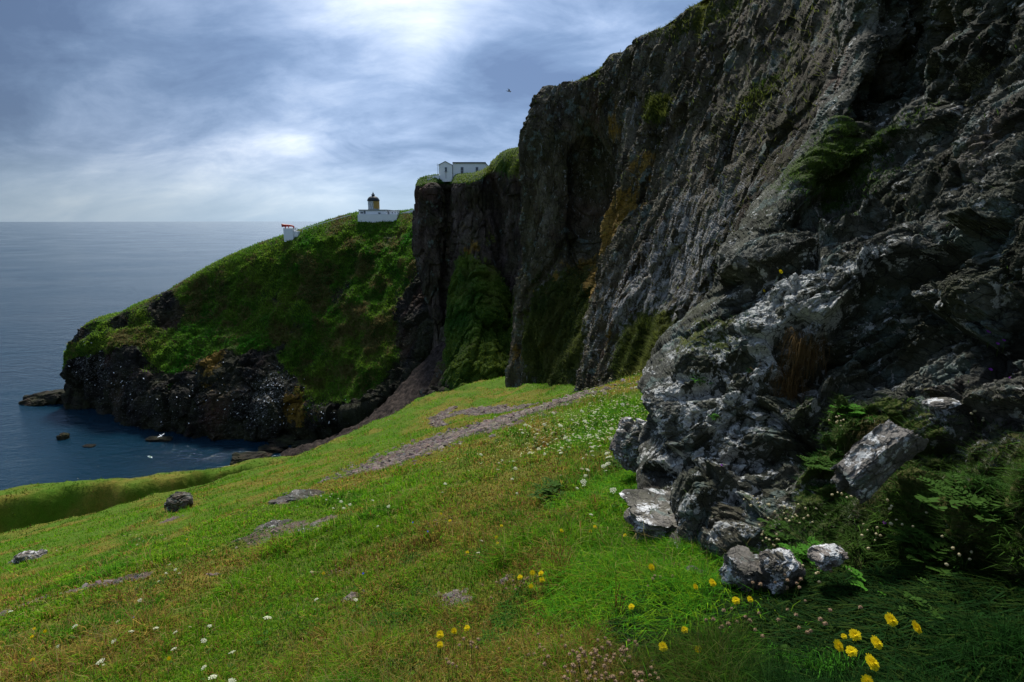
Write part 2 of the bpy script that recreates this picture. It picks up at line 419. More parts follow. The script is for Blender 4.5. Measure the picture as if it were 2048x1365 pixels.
def hit(px, py, h=0.0, ymax=120):
    d = pdir(px, py); ys = np.concatenate([np.linspace(.9, 20, 600), np.linspace(20.05, ymax, 600)])
    xs = d.x/d.y*ys; zs = CAMZ+d.z/d.y*ys
    g_ = terr(xs, ys)+h; k = np.argmax(zs < g_)
    if zs[k] >= g_[k]: return None
    t = 0 if k == 0 else (zs[k-1]-g_[k-1])/((zs[k-1]-g_[k-1])-(zs[k]-g_[k])+1e-9)
    y = ys[k] if k == 0 else ys[k-1]+(ys[k]-ys[k-1])*t
    x = d.x/d.y*y
    return np.array((x, y, float(terr(x, y))))
def polydist(x, y, pts, ws):
    best = np.full(np.shape(x), 1e9)
    for (a, b, wa, wb) in zip(pts[:-1], pts[1:], ws[:-1], ws[1:]):
        ab = b-a; t = np.clip(((x-a[0])*ab[0]+(y-a[1])*ab[1])/(ab@ab), 0, 1)
        d = np.hypot(x-a[0]-t*ab[0], y-a[1]-t*ab[1])/(wa+(wb-wa)*t); best = np.minimum(best, d)
    return best
def gp(lst): return [hit(a, b)[:2] for a, b in lst]
PATHS = [(gp([(775, 935), (850, 905), (930, 868), (1010, 838), (1080, 818), (1150, 800)]), [.9, 3.4, 5.4, 3.8, 1.4, .3]),
         (gp([(880, 838), (930, 824), (990, 822), (1050, 815)]), [.5, .9, 1.0, .8]),
         (gp([(885, 852), (870, 835), (905, 815)]), [.5, .6, .5]),
         (gp([(-60, 1245), (60, 1205), (160, 1178), (290, 1152)]), [.30, .28, .25, .12])]
SPOTS = [(914, 1205, .10), (905, 1190, .07), (590, 1000, .5), (545, 1060, .45), (610, 1070, .3), (650, 1040, .2), (340, 1040, .3), (700, 1195, .05), (430, 1150, .05), (1010, 1160, .04)]
SPW = [(hit(a, b), r) for a, b, r in SPOTS]
def fields(x, y):
    Q = np.stack([x, y, x*0], -1)
    wob = 1+.35*fbm(Q*1.7, 3, seed=21)
    bare = np.zeros(np.shape(x))
    for pts, ws in PATHS: bare = np.maximum(bare, 1-sstep(.55, 1.25, polydist(x, y, pts, ws)*wob))
    for c_, r_ in SPW: bare = np.maximum(bare, .9*(1-sstep(.5, 1.3, np.hypot(x-c_[0], (y-c_[1])*.8)/r_/1.3*wob)))
    near = 0
    for pts, ws in PATHS: near = np.maximum(near, 1-sstep(1.0, 2.6, polydist(x, y, pts, ws)*wob))
    dry = sstep(-.05, .5, fbm(Q*.42, 4, seed=23)+.15)*.75
    dry = np.clip(.08+1.15*dry+.35*near+.35*sstep(-1, -8, x)*sstep(16, 8, y), 0, 1)
    lush = sstep(.1, .5, fbm(Q*.9+9, 3, seed=25))
    return bare, dry*(1-.5*lush), lush

def sp_axis(lo, hi, n, c, k):
    a = np.arcsinh((lo-c)/k); b = np.arcsinh((hi-c)/k); return c+k*np.sinh(np.linspace(a, b, n))
gx = sp_axis(-120, 60, 620, 0, 4.0); gy = sp_axis(-22, 135, 740, 2.5, 5.0)
GX, GY = np.meshgrid(gx, gy, indexing='ij')
GZ = terr(GX, GY); bare, dry, lush = fields(GX, GY)
G_GROUND = np.stack([GX, GY, GZ], -1)
ground = grid_obj('ground', G_GROUND, {'bare': bare, 'dry': dry}, M_GROUND, kind='structure')

# ------------------------------------------------------------------ sea
sv = []; rr = [0, 20, 60, 120, 200, 400, 900, 2500, 8000, 27000]
bmw = bmesh.new(); ang = 96
prev = None
for r in rr[1:]:
    ring = [bmw.verts.new((r*math.cos(2*math.pi*i/ang), 60+r*math.sin(2*math.pi*i/ang), 0)) for i in range(ang)]
    if prev is None: bmw.faces.new(ring)
    else:
        for i in range(ang): bmw.faces.new((prev[i], ring[i], ring[(i+1) % ang], prev[(i+1) % ang]))
    prev = ring
me = bpy.data.meshes.new('sea'); bmw.to_mesh(me); bmw.free(); me.materials.append(M_SEA)
link('sea', me, kind='structure')

# ------------------------------------------------------------------ headland with the lighthouse
def Pz(px, py, Y, dz): q = P(px, py, Y); q[2] += dz; return q
hc = [  # ridge, mid, break, low, base(px,py on the sea)
 ((134, 712, 184), (132, 722, 182), (134, 737, 181), (143, 765, 180), (150, 800)),
 ((168, 650, 187), (174, 668, 183), (180, 700, 179), (186, 755, 177), (200, 832)),
 ((222, 636, 189), (236, 660, 184), (250, 700, 174), (262, 780, 167), (290, 872)),
 ((258, 618, 190), (290, 660, 182), (315, 722, 170), (325, 792, 160), (380, 888)),
 ((322, 592, 192), (360, 650, 182), (390, 738, 166), (395, 805, 155), (450, 894)),
 ((420, 537, 193), (450, 630, 182), (472, 700, 167), (475, 795, 153), (530, 897)),
 ((505, 500, 193), (535, 590, 181), (560, 722, 164), (560, 805, 151), (600, 896)),
 ((595, 470, 193), (620, 560, 179), (645, 775, 156), (640, 830, 147), (660, 892)),
 ((700, 438, 196), (710, 540, 178), (720, 780, 148), (720, 830, 142), (720, 884)),
 ((775, 436, 197), (790, 540, 173), (800, 700, 149), (800, 785, 139), (780, 872)),
 ((850, 428, 190), (850, 520, 166), (856, 600, 151), (862, 700, 139), (840, 862)),
 ((940, 424, 184), (930, 520, 164), (930, 600, 151), (930, 700, 140), (920, 862))]
C = [[] for _ in range(8)]
for r, mi, br, lo, ba in hc:
    q = P(*r)
    C[0].append(np.array((q[0]*1.02, q[1]+48, -6.0))); C[1].append(np.array((q[0]*1.02, q[1]+30, max(4, (q[2])*.72))))
    C[2].append(q+np.array((0, 13, .25))); C[3].append(q)
    C[4].append(P(*mi)); C[5].append(P(*br)); C[6].append(P(*lo)); C[7].append(S(*ba, z=-2.5))
# close the seaward tip
for row in C:
    q = row[0]; row.insert(0, np.array((q[0]+2.5, q[1]+9, q[2]-2)))
G, tr, tcx = loft(C, 430, 620, wr=[15, 15, 18, 110, 100, 80, 90])
N = gnormals(G); V01 = np.repeat(tr[:, None], G.shape[1], 1)
brk = 5.15+.45*fbm(G*.06, 4, seed=41)+.3*fbm(G*.25, 3, seed=42)
veg = 1-sstep(-.25, .25, V01-brk)
pX, pY, _ = pixof(G)
veg += .55*fbm(G*np.array((.11, .11, .14)), 4, .6, seed=49)*sstep(2.9, 4.3, V01)-.05
veg -= blobs(G, [(240, 640, 186, 5, .7), (325, 600, 191, 5, .8), (345, 640, 186, 6, .9), (420, 700, 170, 6, .3), (690, 600, 175, 5, .5), (560, 600, 180, 4, .5),
                 (160, 670, 183, 6, .7), (780, 480, 188, 3, .6), (610, 520, 186, 4, .35), (850, 640, 150, 13, 1.1), (600, 680, 168, 5, .4)])
veg += blobs(G, [(640, 760, 158, 9, .55), (700, 740, 156, 8, .4), (330, 715, 170, 7, .4)])
rough = sstep(.75, .2, veg)
gl = .9*fbm(G*np.array((.16, .09, .05)), 4, .55, seed=44, ridge=True)
rd = rockdisp(G.astype(np.float32), [(9, 2.2, np.diag((1, 1, .55))), (3.2, .95, np.diag((1, 1, .6))), (1.2, .35, None)], seed=50)
top = sstep(3.0, 3.5, V01)*1.0
D = top*(2.1*gl+1.2*fbm(G*np.array((.22,.22,.3)), 4, .6, seed=48)+.6*fbm(G*.5, 4, .6, seed=45)+.25*fbm(G*np.array((.4, .4, 1.2)), 3, .6, seed=46, ridge=True))*(1-.2*rough)+rough*rd*sstep(2.8, 3.3, V01)
G = G+N*D[..., None]
pale = blobs(G, [(165, 705, 181, 9, 1.0), (215, 750, 177, 9, 1.0), (270, 790, 170, 8, .7), (330, 810, 160, 8, .55), (480, 800, 152, 8, .35), (560, 770, 156, 7, .9), (520, 820, 151, 8, .8),
                 (400, 800, 155, 6, .5), (640, 830, 146, 6, .5)])*.45
orange = blobs(G, [(430, 690, 168, 5, .8), (480, 680, 168, 3, .9), (435, 735, 166, 5, .8), (500, 690, 167, 2.5, .8), (440, 790, 158, 7, .55), (590, 800, 151, 5, .8), (590, 840, 148, 4, .8), (240, 640, 186, 5, .5), (400, 610, 184, 5, .3)])
HEAD = G
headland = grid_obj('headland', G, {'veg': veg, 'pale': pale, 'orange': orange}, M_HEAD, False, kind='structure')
HEAD_VEG = veg; HEAD_N = gnormals(G)

# ------------------------------------------------------------------ far cliff below the keepers' building
mc = [
 [(868, 366, 178), (872, 430, 177), (878, 520, 176), (884, 600, 172), (890, 700, 165), (885, 870, 150)],
 [(832, 371, 150), (829, 430, 149), (833, 520, 147), (846, 600, 143), (866, 700, 140), (860, 870, 135)],
 [(864, 364, 143), (865, 430, 142), (868, 520, 141), (878, 600, 139), (884, 700, 136), (868, 870, 131)],
 [(897, 364, 147), (900, 430, 146), (897, 520, 144), (893, 600, 142), (888, 700, 138), (862, 870, 130)],
 [(911, 364, 138), (908, 430, 137), (902, 520, 132), (895, 600, 127), (886, 700, 119), (850, 840, 110)],
 [(945, 361, 134), (945, 430, 133), (945, 520, 126), (940, 600, 118), (935, 700, 109), (920, 820, 100)],
 [(970, 350, 134), (975, 430, 133), (985, 520, 128), (990, 600, 120), (985, 700, 107), (985, 820, 96)],
 [(986, 334, 141), (990, 430, 139), (1002, 520, 135), (1012, 600, 127), (1015, 700, 111), (1020, 810, 94)],
 [(1008, 318, 134), (1015, 430, 132), (1025, 520, 128), (1035, 600, 120), (1040, 700, 106), (1050, 805, 91)],
 [(1062, 306, 128), (1062, 430, 125), (1064, 520, 120), (1067, 600, 112), (1070, 700, 99), (1080, 800, 87)],
 [(1160, 285, 116), (1160, 430, 112), (1160, 520, 108), (1160, 600, 100), (1160, 700, 92), (1160, 800, 80)]]
C = [[] for _ in range(8)]
for col in mc:
    q = P(*col[0]); C[0].append(q+np.array((6, 70, -14))); C[1].append(q+np.array((1, 17, 1.35)))
    for i, a in enumerate(col): C[i+2].append(P(*a))
G, tr, tcx = loft(C, 460, 400, wr=[20, 14, 70, 90, 80, 100, 110])
N = gnormals(G); V01 = np.repeat(tr[:, None], G.shape[1], 1)
rd = rockdisp(G.astype(np.float32), [(8, 2.0, np.diag((1, 1, .32))), (3, 1.0, np.diag((1, 1, .35))), (1.1, .35, np.diag((1, 1, .6)))], seed=60)
fac = sstep(2.0, 2.35, V01)
D = fac*rd+(1-fac)*.25*fbm(G*.4, 3, seed=61)*sstep(0, .3, abs(V01-1.0))
veg = 1-sstep(1.95, 2.2, V01+.10*fbm(G*.5, 3, seed=62))
veg = veg*1.1+blobs(G, [(920, 560, 127, 6, 1.2), (950, 620, 118, 8, 1.0), (960, 690, 110, 9, .8), (990, 740, 104, 7, .6), (1000, 320, 136, 4, .6), (1040, 320, 130, 5, .9),
                        (985, 470, 131, 3, .5), (905, 640, 124, 5, .8), (1060, 700, 100, 5, .8), (1040, 770, 95, 6, .9)])+.22*sstep(3, 6, V01)
G = G+N*D[..., None]
orange = blobs(G, [(940, 500, 128, 3, .9), (1020, 400, 132, 4, .4), (930, 450, 133, 3, .5), (1042, 690, 104, 3, .7)])
FARC = G; FARC_VEG = veg; FARC_N = gnormals(G)
grid_obj('cliff', G, {'veg': veg, 'orange': orange, 'pale': veg*0}, M_MID, False, kind='structure')

# scree chute between headland and far cliff
sc = [[P(892, 675, 134), P(905, 690, 124), P(915, 720, 116)], [P(835, 735, 126), P(865, 760, 116), P(885, 800, 106)],
      [P(770, 805, 120), P(800, 830, 108), P(830, 870, 98)], [P(690, 860, 118), P(710, 890, 106), P(740, 930, 96)], [P(560, 905, 122), P(580, 950, 110), P(600, 980, 100)]]
G, tr, tcx = loft(sc, 160, 60); G = G+np.array((0, 0, 1))*(.8*fbm(G*.3, 4, .6, seed=71)+.35*rockdisp(G.astype(np.float32), [(1.5, 1, None)], 72))[..., None]
m, n = newmat('scree_soil'); pos = n.node('ShaderNodeNewGeometry').outputs['Position']
c = n.ramp(n.noise(pos, 1.2, 9, .75), [(.35, (.010, .008, .007)), (.5, (.032, .024, .020)), (.68, (.085, .062, .052))])
M_SCREE = finish(m, n, c, .9, n.noise(pos, 2, 8, .7), .9, .4, .1)
grid_obj('scree_slope', G, {}, M_SCREE, kind='structure')

# ------------------------------------------------------------------ main cliff on the right
bc = [
 [(1170, 188, 96), (1165, 240, 94), (1160, 310, 92), (1160, 450, 90), (1150, 600, 86), (1120, 805, 80)],
 [(1113, 191, 74), (1082, 236, 72), (1069, 305, 71), (1069, 450, 70), (1062, 600, 68), (1038, 810, 64)],
 [(1152, 172, 68), (1135, 230, 66), (1125, 320, 64), (1122, 450, 63), (1112, 600, 60), (1090, 812, 55)],
 [(1205, 143, 62), (1195, 210, 61), (1188, 320, 64), (1180, 450, 62), (1172, 600, 55), (1150, 812, 45)],
 [(1262, 112, 57), (1252, 200, 54), (1240, 320, 50), (1238, 450, 47), (1235, 600, 42), (1225, 795, 35)],
 [(1350, 58, 50), (1340, 160, 47), (1335, 300, 43), (1332, 450, 39), (1330, 600, 34), (1320, 775, 27)],
 [(1452, -2, 44), (1440, 130, 39), (1435, 300, 34), (1430, 450, 29), (1430, 600, 25), (1440, 745, 19)],
 [(1600, -95, 36), (1600, 100, 29), (1600, 300, 22), (1600, 450, 18), (1600, 600, 15), (1600, 740, 12)],
 [(1800, -260, 28), (1800, 0, 20), (1800, 300, 14), (1800, 450, 12), (1800, 600, 10), (1800, 740, 8.8)]]
C = [[] for _ in range(8)]
for col in bc:
    q = P(*col[0]); k = min(1, q[1]/60); C[0].append(q+np.array((45, 25, 3))); C[1].append(q+np.array((5, 4, 1.0))*k)
    for i, a in enumerate(col): C[i+2].append(P(*a))
for (bx, by, tx, ty, tz) in ((11, 9, 24, 10, 23), (8.5, 0, 20, -2, 22), (6.5, -7, 16, -16, 22), (0, -12, 4, -24, 20), (-9, -16, -8, -29, 15), (-20, -20, -22, -34, 6)):  # unseen cliff wrap behind the camera, added to block sky light
    ex = (tx-bx)*2.2; ey = (ty-by)*2.2
    C[0].append(np.array((tx+ex, ty+ey, CAMZ+tz+4.))); C[1].append(np.array((tx+ex*.15, ty+ey*.15, CAMZ+tz+1.)))
    zb = float(base_plane(bx, by))-CAMZ-.5
    for i, t in enumerate((1, .8, .6, .4, .2, 0)): C[i+2].append(np.array((bx+(tx-bx)*t**1.3, by+(ty-by)*t**1.3, CAMZ+zb+(tz-zb)*t)))
G, tr, tcx = loft(C, 640, 760, wr=[12, 14, 80, 110, 130, 150, 190], wc=[12, 70, 75, 80, 100, 110, 150, 180, 60, 30, 10, 10, 10, 10])
N = gnormals(G); V01 = np.repeat(tr[:, None], G.shape[1], 1)
DS = np.array(((1, 0, .2), (0, 1, .1), (-.06, -.03, .30)))
tan = G[..., 0]*.55-G[..., 1]*.84; slant = tan+.20*G[..., 2]+.9*fbm(G*.16, 3, seed=84)
FL = np.stack([slant, G[..., 2]*.11, tan*0], -1).astype(np.float32)
rd = rockdisp(G.astype(np.float32), [(4.5, .55, DS), (1.7, .30, DS), (.7, .16, DS), (.3, .07, None)], seed=80)
flu = .85*fbm(FL*.28, 2, seed=85, ridge=True)+.55*fbm(FL*.85, 3, .6, seed=86, ridge=True)+.30*fbm(FL*2.6, 3, .6, seed=87, ridge=True)
fac = sstep(1.85, 2.3, V01)
sclD = np.clip(G[..., 1]/50, .25, 1)
D = fac*((rd+.9*flu)*sclD**.8+.9*sclD*fbm(G*np.array((.14, .14, .03)), 3, seed=82, ridge=True))+(1-fac)*.3*fbm(G*.5, 3, seed=81)*sstep(0, .5, V01)
ndark = blobs(G, [(1205, 400, 60, 5.5, 2.6), (1240, 330, 54, 2.5, .8), (1190, 520, 58, 4, 1.2)])
D = D-ndark
n0 = N[..., 2]
veg = 1.1*(1-sstep(1.95, 2.2, V01+.12*fbm(G*.6, 3, seed=83)))+.30*sstep(.05, .45, n0)
veg = veg+blobs(G, [(1130, 560, 62, 4, .2), (1150, 640, 58, 5, .55), (1190, 660, 50, 4, .6), (1105, 700, 60, 4, .4), (1290, 700, 31, 2.2, 1.0), (1270, 730, 31, 1.8, .7), (1095, 745, 55, 4, .6), (1150, 700, 50, 3, .5),
                    (1210, 130, 61, 3, .25), (1300, 100, 54, 3, .25), (1400, 60, 46, 3, .25), (1480, 60, 41, 3, .2), (1330, 220, 46, 1.2, .6), (1345, 235, 45, 1.0, .6), (1560, 150, 30, 2.5, .15),
                    (1500, 250, 30, 2.0, .1)])-.05
veg += .22*fbm(G*np.array((.35, .35, .18)), 4, .6, seed=88)+.08*sstep(1250, 1500, pixof(G)[0])*sstep(500, 250, pixof(G)[1])
pale = blobs(G, [(1150, 650, 56, 3, .5), (1220, 690, 45, 3, .7), (1300, 620, 36, 4, .5), (1370, 560, 31, 4, .5), (1240, 270, 52, 3, .3), (1350, 650, 31, 4, .6), (1090, 770, 56, 2, .9), (1160, 350, 62, 3, .3), (1400, 300, 37, 6, .25), (1450, 500, 27, 5, .4)])
orange = blobs(G, [(1265, 430, 46, 1.8, .7), (1320, 520, 40, 1.6, .6), (1400, 420, 36, 1.8, .45), (1160, 520, 60, 2, .5), (1255, 470, 46, 1.3, .7), (1240, 500, 46, 1.3, .55), (1200, 560, 52, 3.0, .7), (1240, 240, 54, 1.8, .7), (1245, 290, 53, 1.8, .6), (1295, 330, 45, 2.0, .6), (1180, 450, 60, 2, .4), (1110, 610, 62, 3, .45),
                   (1045, 720, 64, 2.5, .6), (1420, 90, 42, 2, .5), (1210, 590, 49, 3, .5), (1130, 560, 61, 3, .5), (1250, 690, 36, 1.2, .6), (1300, 400, 44, 2.5, .4), (1750, 60, 22, 1.5, .5)])
G = G+N*D[..., None]
CLIFF = G; CLIFF_VEG = veg; CLIFF_N = gnormals(G)
grid_obj('cliff', G, {'veg': veg, 'orange': orange, 'pale': pale}, M_MAIN, False, kind='structure')

# ------------------------------------------------------------------ rocky outcrop beside the camera
sil = [(1800, -170, 9.0), (1748, 60, 8.4), (1700, 200, 7.8), (1625, 340, 7.0), (1508, 480, 6.2), (1472, 600, 5.8), (1400, 695, 5.4), (1316, 790, 5.0), (1318, 900, 4.8), (1300, 1000, 4.3), (1330, 1100, 3.7), (1400, 1200, 2.95)]
inner = [ # Y at px 1600 / 1740 / 1900 / 2080 / 2350
 (9.0, 8.6, 7.0, 5.6, 4.4), (9.0, 8.3, 6.4, 5.0, 3.9), (8.5, 7.2, 5.7, 4.4, 3.4), (7.2, 6.2, 5.0, 3.9, 3.0), (5.6, 5.2, 4.3, 3.5, 2.7),
 (4.9, 4.6, 3.9, 3.2, 2.4), (4.5, 4.2, 3.55, 2.9, 2.2), (4.1, 3.8, 3.2, 2.6, 2.0), (3.7, 3.4, 2.9, 2.4, 1.85), (3.3, 3.05, 2.65, 2.2, 1.75), (2.95, 2.8, 2.5, 2.15, 1.7), (2.62, 2.55, 2.38, 2.1, 1.7)]
C = []
for (a, iv) in zip(sil, inner):
    q = P(*a); row = [q+np.array((1.9, 3.6, -.4)), q+np.array((.35, 1.4, 0)), q]
    for px, Y in zip((1600, 1740, 1900, 2080, 2350), iv):
        px2 = max(px, a[0]+(60 if px == 1600 else 100)+(px-1600)*.25)
        row.append(P(px2, a[1], Y))
    e = row[-1]; row.append(e+np.array((1.2, -3.5, .3)))
    C.append(row)
C.insert(0, [p+np.array((5, 3, 3.0)) for p in C[0]])
C.append([p+np.array((-.05, -.1, -.6)) for p in C[-1]])
G, tr, tcx = loft(C, 820, 860, wr=[10]+[55, 90, 100, 105, 110, 100, 105, 110, 100, 95, 90]+[10], wc=[12, 25, 200, 130, 140, 130, 70, 6])
N = gnormals(G)
Ds = np.array(((.8, .2, .6), (-.2, 1, 0), (-1.0, .1, 1.15)))     # slabs dipping up to the right
rd = rockdisp(G.astype(np.float32), [(1.3, .20, Ds), (.55, .13, Ds), (.24, .060, Ds), (.10, .025, None), (.05, .010, None)], seed=90)
def beds(G, nb, size, seed):
    b = (G @ np.array(nb))/size+.9*fbm(G*.8/size*.25, 3, seed=seed)+.25*fbm(G*2.0/size*.5, 3, .6, seed=seed+1)
    k = np.floor(b); f = b-k
    hk = vnoise(np.stack([k*3.7, k*0+.5, k*0], -1)+fbm(G*1.1, 2, seed=seed+2)[..., None]*.6, seed+3)
    return hk*.8-.9*np.maximum(0, f-.78)*4.5+.35*f
nb = (-.62, .15, .77)
bd_ = .060*beds(G, nb, .30, 95)+.014*beds(G, nb, .10, 96)+.005*beds(G, nb, .035, 97)
CV = np.repeat(tcx[None], G.shape[0], 0)
D = (rd+bd_)*(.3+.7*sstep(1.6, 2.6, CV))+.10*fbm(G*1.1, 4, seed=91, ridge=True)+.022*fbm(G*13, 4, .65, seed=92, ridge=True)
sX, sY, _ = pixof(G)
def ledge(pts, out, rec, wu=40, wl=70):
    """overhanging rib along a line: pushed out on its upper side, undercut below"""
    best = np.full(sX.shape, 1e9); sgn = np.zeros(sX.shape); e_ = np.zeros(sX.shape)
    for a, b in zip(pts[:-1], pts[1:]):
        a = np.array(a, float); b = np.array(b, float); ab = b-a
        t = ((sX-a[0])*ab[0]+(sY-a[1])*ab[1])/(ab@ab); tc_ = np.clip(t, 0, 1)
        dx_, dy_ = sX-a[0]-tc_*ab[0], sY-a[1]-tc_*ab[1]; d_ = np.hypot(dx_, dy_); cr_ = (ab[0]*dy_-ab[1]*dx_)/np.linalg.norm(ab)
        m_ = d_ < best; best = np.where(m_, d_, best); sgn = np.where(m_, cr_, sgn)
    wob_ = 1+.5*fbm(G*1.6, 3, seed=98)
    return np.where(sgn < 0, .8*out*np.exp(-(best/(wu*wob_))**2), 0)-np.where(sgn >= 0, .62*rec*np.clip(best/10, 0, 1)*np.exp(-(best/(wl*wob_))**2), 0)
D = D*(1-.25*(sX > 2100))
D += ledge([(1625, 665), (1700, 600), (1760, 545), (1830, 500), (1960, 470)], .16, .42, 45, 95)
D += ledge([(1600, 800), (1680, 720), (1740, 690), (1840, 640)], .10, .22, 35, 60)
D += ledge([(1300, 800), (1360, 900), (1430, 960), (1500, 1010)], .06, .14, 25, 40)
D += ledge([(1480, 900), (1560, 860), (1620, 830)], .08, .18, 30, 50)
D += ledge([(1390, 760), (1480, 720), (1560, 700)], .10, .18, 40, 45)
D += ledge([(1500, 560), (1580, 520), (1660, 480), (1760, 400)], .14, .25, 40, 60)
D += ledge([(1620, 400), (1720, 330), (1850, 250)], .18, .3, 45, 60)
D += ledge([(1640, 930), (1760, 840), (1880, 800), (2000, 780)], .08, .2, 35, 50)
D -= .28*np.exp(-(((sX-1590)/55)**2+((sY-760)/90)**2))
D += .16*np.exp(-(((sX-1440)/60)**2+((sY-1010)/130)**2))
G = G+N*D[..., None]
No = gnormals(G)
pX, pY, _ = pixof(G)
veg = .22*sstep(.25, .8, No[..., 2])+.30*sstep(900, 1150, pY)*sstep(1450, 1750, pX)+.2*fbm(G*.9, 3, seed=94)
veg += blobs(G, [(1690, 830, 3.7, .28, 1.0), (1640, 930, 3.2, .28, .7), (1560, 720, 4.4, .2, .3), (1430, 690, 5.3, .4, .5), (1560, 1030, 3.0, .2, .5), (1850, 1080, 2.5, .5, .7), (1950, 950, 2.5, .5, .4), (1700, 270, 7, .7, .6), (1620, 380, 6.9, .5, .4)])
pale = blobs(G, [(1550, 610, 5.0, .30, .8), (1540, 690, 4.7, .35, .6), (1680, 620, 4.3, .22, .8), (1400, 800, 4.8, .3, .6), (1440, 880, 4.4, .4, .4), (1300, 870, 4.9, .3, .5), (1750, 900, 3.2, .28, .8), (1560, 1140, 2.8, .2, .6),
                 (1400, 720, 5.2, .3, .5), (1440, 1000, 4.0, .3, .45), (1620, 560, 5.0, .3, .4), (1850, 660, 3.5, .3, .3), (1880, 800, 3.1, .2, .3), (1780, 530, 4.6, .25, .6)])
orange = blobs(G, [(1440, 650, 5.6, .3, .45)])
OUTC = G; OUT_N = No; OUT_VEG = veg
outcrop = grid_obj('rock_outcrop', G, {'veg': veg, 'pale': pale, 'orange': orange}, M_OUT, False, kind='structure')

# ------------------------------------------------------------------ grass and other cover (uncountable: one object per kind)
def unit(a): return a/(np.linalg.norm(a, axis=-1, keepdims=True)+1e-9)
def blades(name, B, Nn, H, Wd, lean, cols, mat, label, curve=.35, seg2=True, category=None):
    """one mesh of many leaf blades: base, bent middle, tip"""
    n = len(B); rg = np.random.default_rng(len(name)*31+n)
    az = rg.uniform(0, 2*np.pi, n); side = np.stack([np.cos(az), np.sin(az), 0*az], 1)
    ld = np.stack([np.cos(az+1.57), np.sin(az+1.57), 0*az], 1)
    up = unit(Nn*.35+np.array((0, 0, 1))*.8+rg.normal(0, .16, (n, 3)))
    L = (lean*rg.uniform(.3, 1.4, n))[:, None]; H = H[:, None]; Wd = Wd[:, None]
    mid = B+up*H*.55+ld*L*H*.25; tip = B+up*H*(1-.25*L)+ld*L*H*.95+np.array((0, 0, -1))*H*curve*L*.4
    B = B-up*H*.08
    if seg2:
        V = np.stack([B-side*Wd*.5, B+side*Wd*.5, mid+side*Wd*.42, mid-side*Wd*.42, tip], 1).reshape(-1, 3)
        k = np.arange(n)[:, None]*5
        q = k+np.array([0, 1, 2, 3]); t = k+np.array([3, 2, 4]); C_ = np.repeat(cols, 5, 0)
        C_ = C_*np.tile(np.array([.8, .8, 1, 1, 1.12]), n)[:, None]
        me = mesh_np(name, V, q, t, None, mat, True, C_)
    else:
        V = np.stack([B-side*Wd*.5, B+side*Wd*.5, tip], 1).reshape(-1, 3); k = np.arange(n)[:, None]*3
        me = mesh_np(name, V, None, k+np.array([0, 1, 2]), None, mat, True, np.repeat(cols, 3, 0))
    return link(name, me, kind='stuff', label=label)
def gnorm(x, y):
    e = .15; zx = (terr(x+e, y)-terr(x-e, y))/(2*e); zy = (terr(x, y+e)-terr(x, y-e))/(2*e)
    return unit(np.stack([-zx, -zy, np.ones_like(zx)], -1))
def inhull(px, py, m=60): return (px > -m) & (px < 2048+m) & (py > -m) & (py < 1365+m*3)
# footprint of the outcrop: skip grass that would grow inside the rock
_step = OUTC[200::7, ::7].reshape(-1, 3)

NB = 620000
r = np.exp(RNG.uniform(np.log(.9), np.log(100), int(NB*1.9))); th = RNG.uniform(R_(-50), R_(50), len(r))
bx, by = r*np.sin(th), r*np.cos(th)
bz = terr(bx, by); px_, py_, dd = pixof(np.stack([bx, by, bz], -1))
keep = inhull(px_, py_); bx, by, bz, r = bx[keep], by[keep], bz[keep], r[keep]
bare, dry, lush = fields(bx, by)
Q = np.stack([bx, by, bx*0], -1)
clump = fbm(Q*2.3, 3, .6, seed=31); tus = fbm(Q*.7, 3, seed=32)
keep = RNG.random(len(bx)) < (1-.95*bare)*(.72+.5*clump)
bx, by, bz, r, bare, dry, lush, clump, tus = [a[keep] for a in (bx, by, bz, r, bare, dry, lush, clump, tus)]
n = len(bx)
hgt = (.034+.15*np.clip(clump+.7*tus+.15, 0, 2)**1.4+.05*lush)*RNG.uniform(.55, 1.5, n)*(1-.55*bare)
hgt *= 1+.25*sstep(10, 40, r)
wid = np.maximum(.0026, r*.00135)*RNG.uniform(.7, 1.25, n)
g1, g2, g3 = np.array((.075, .28, .008)), np.array((.235, .375, .012)), np.array((.38, .27, .055))
t1 = RNG.random(n)[:, None]
cc = g1*(1-t1)+g2*t1
cc = cc*(1-.55*lush[:, None])+np.array((.035, .165, .010))*.55*lush[:, None]*(1+.4*t1)
dm = (dry*RNG.uniform(.25, 1.1, n) > RNG.uniform(.25, .85, n))[:, None]
cc = np.where(dm, g3*(.5+.8*t1), cc)
redm = (RNG.random(n) < .03*(1+2*dry))[:, None]; cc = np.where(redm, np.array((.22, .07, .03))*(.5+t1), cc)
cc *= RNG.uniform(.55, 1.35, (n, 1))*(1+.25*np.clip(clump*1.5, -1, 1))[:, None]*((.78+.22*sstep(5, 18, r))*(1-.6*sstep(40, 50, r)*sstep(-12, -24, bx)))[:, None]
long_ = RNG.random(n) < .05; hgt = np.where(long_, hgt*2.0, hgt); wid = np.where(long_, wid*.6, wid)
cc = np.where((long_ & (RNG.random(n) < .6))[:, None], np.array((.30, .25, .09))*(.5+t1), cc)
ang_ = np.degrees(np.arctan2(bx, by)); herb_shade = sstep(19, 30, ang_+4*clump)*sstep(6, 4.2, r); herb_shade = np.maximum(herb_shade, .75*sstep(8, 20, ang_+6*clump)*sstep(3.4, 2.6, r))
cc = cc*(1-herb_shade[:, None])+np.array((.014, .055, .008))*(.5+t1)*herb_shade[:, None]  # lower right blades tinted darker: herb green with the shade put in
B = np.stack([bx, by, bz], -1)
near = r < 16
nn = gnorm(bx, by)
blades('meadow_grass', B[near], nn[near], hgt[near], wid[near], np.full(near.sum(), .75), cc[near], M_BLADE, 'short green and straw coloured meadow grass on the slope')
fa = ~near
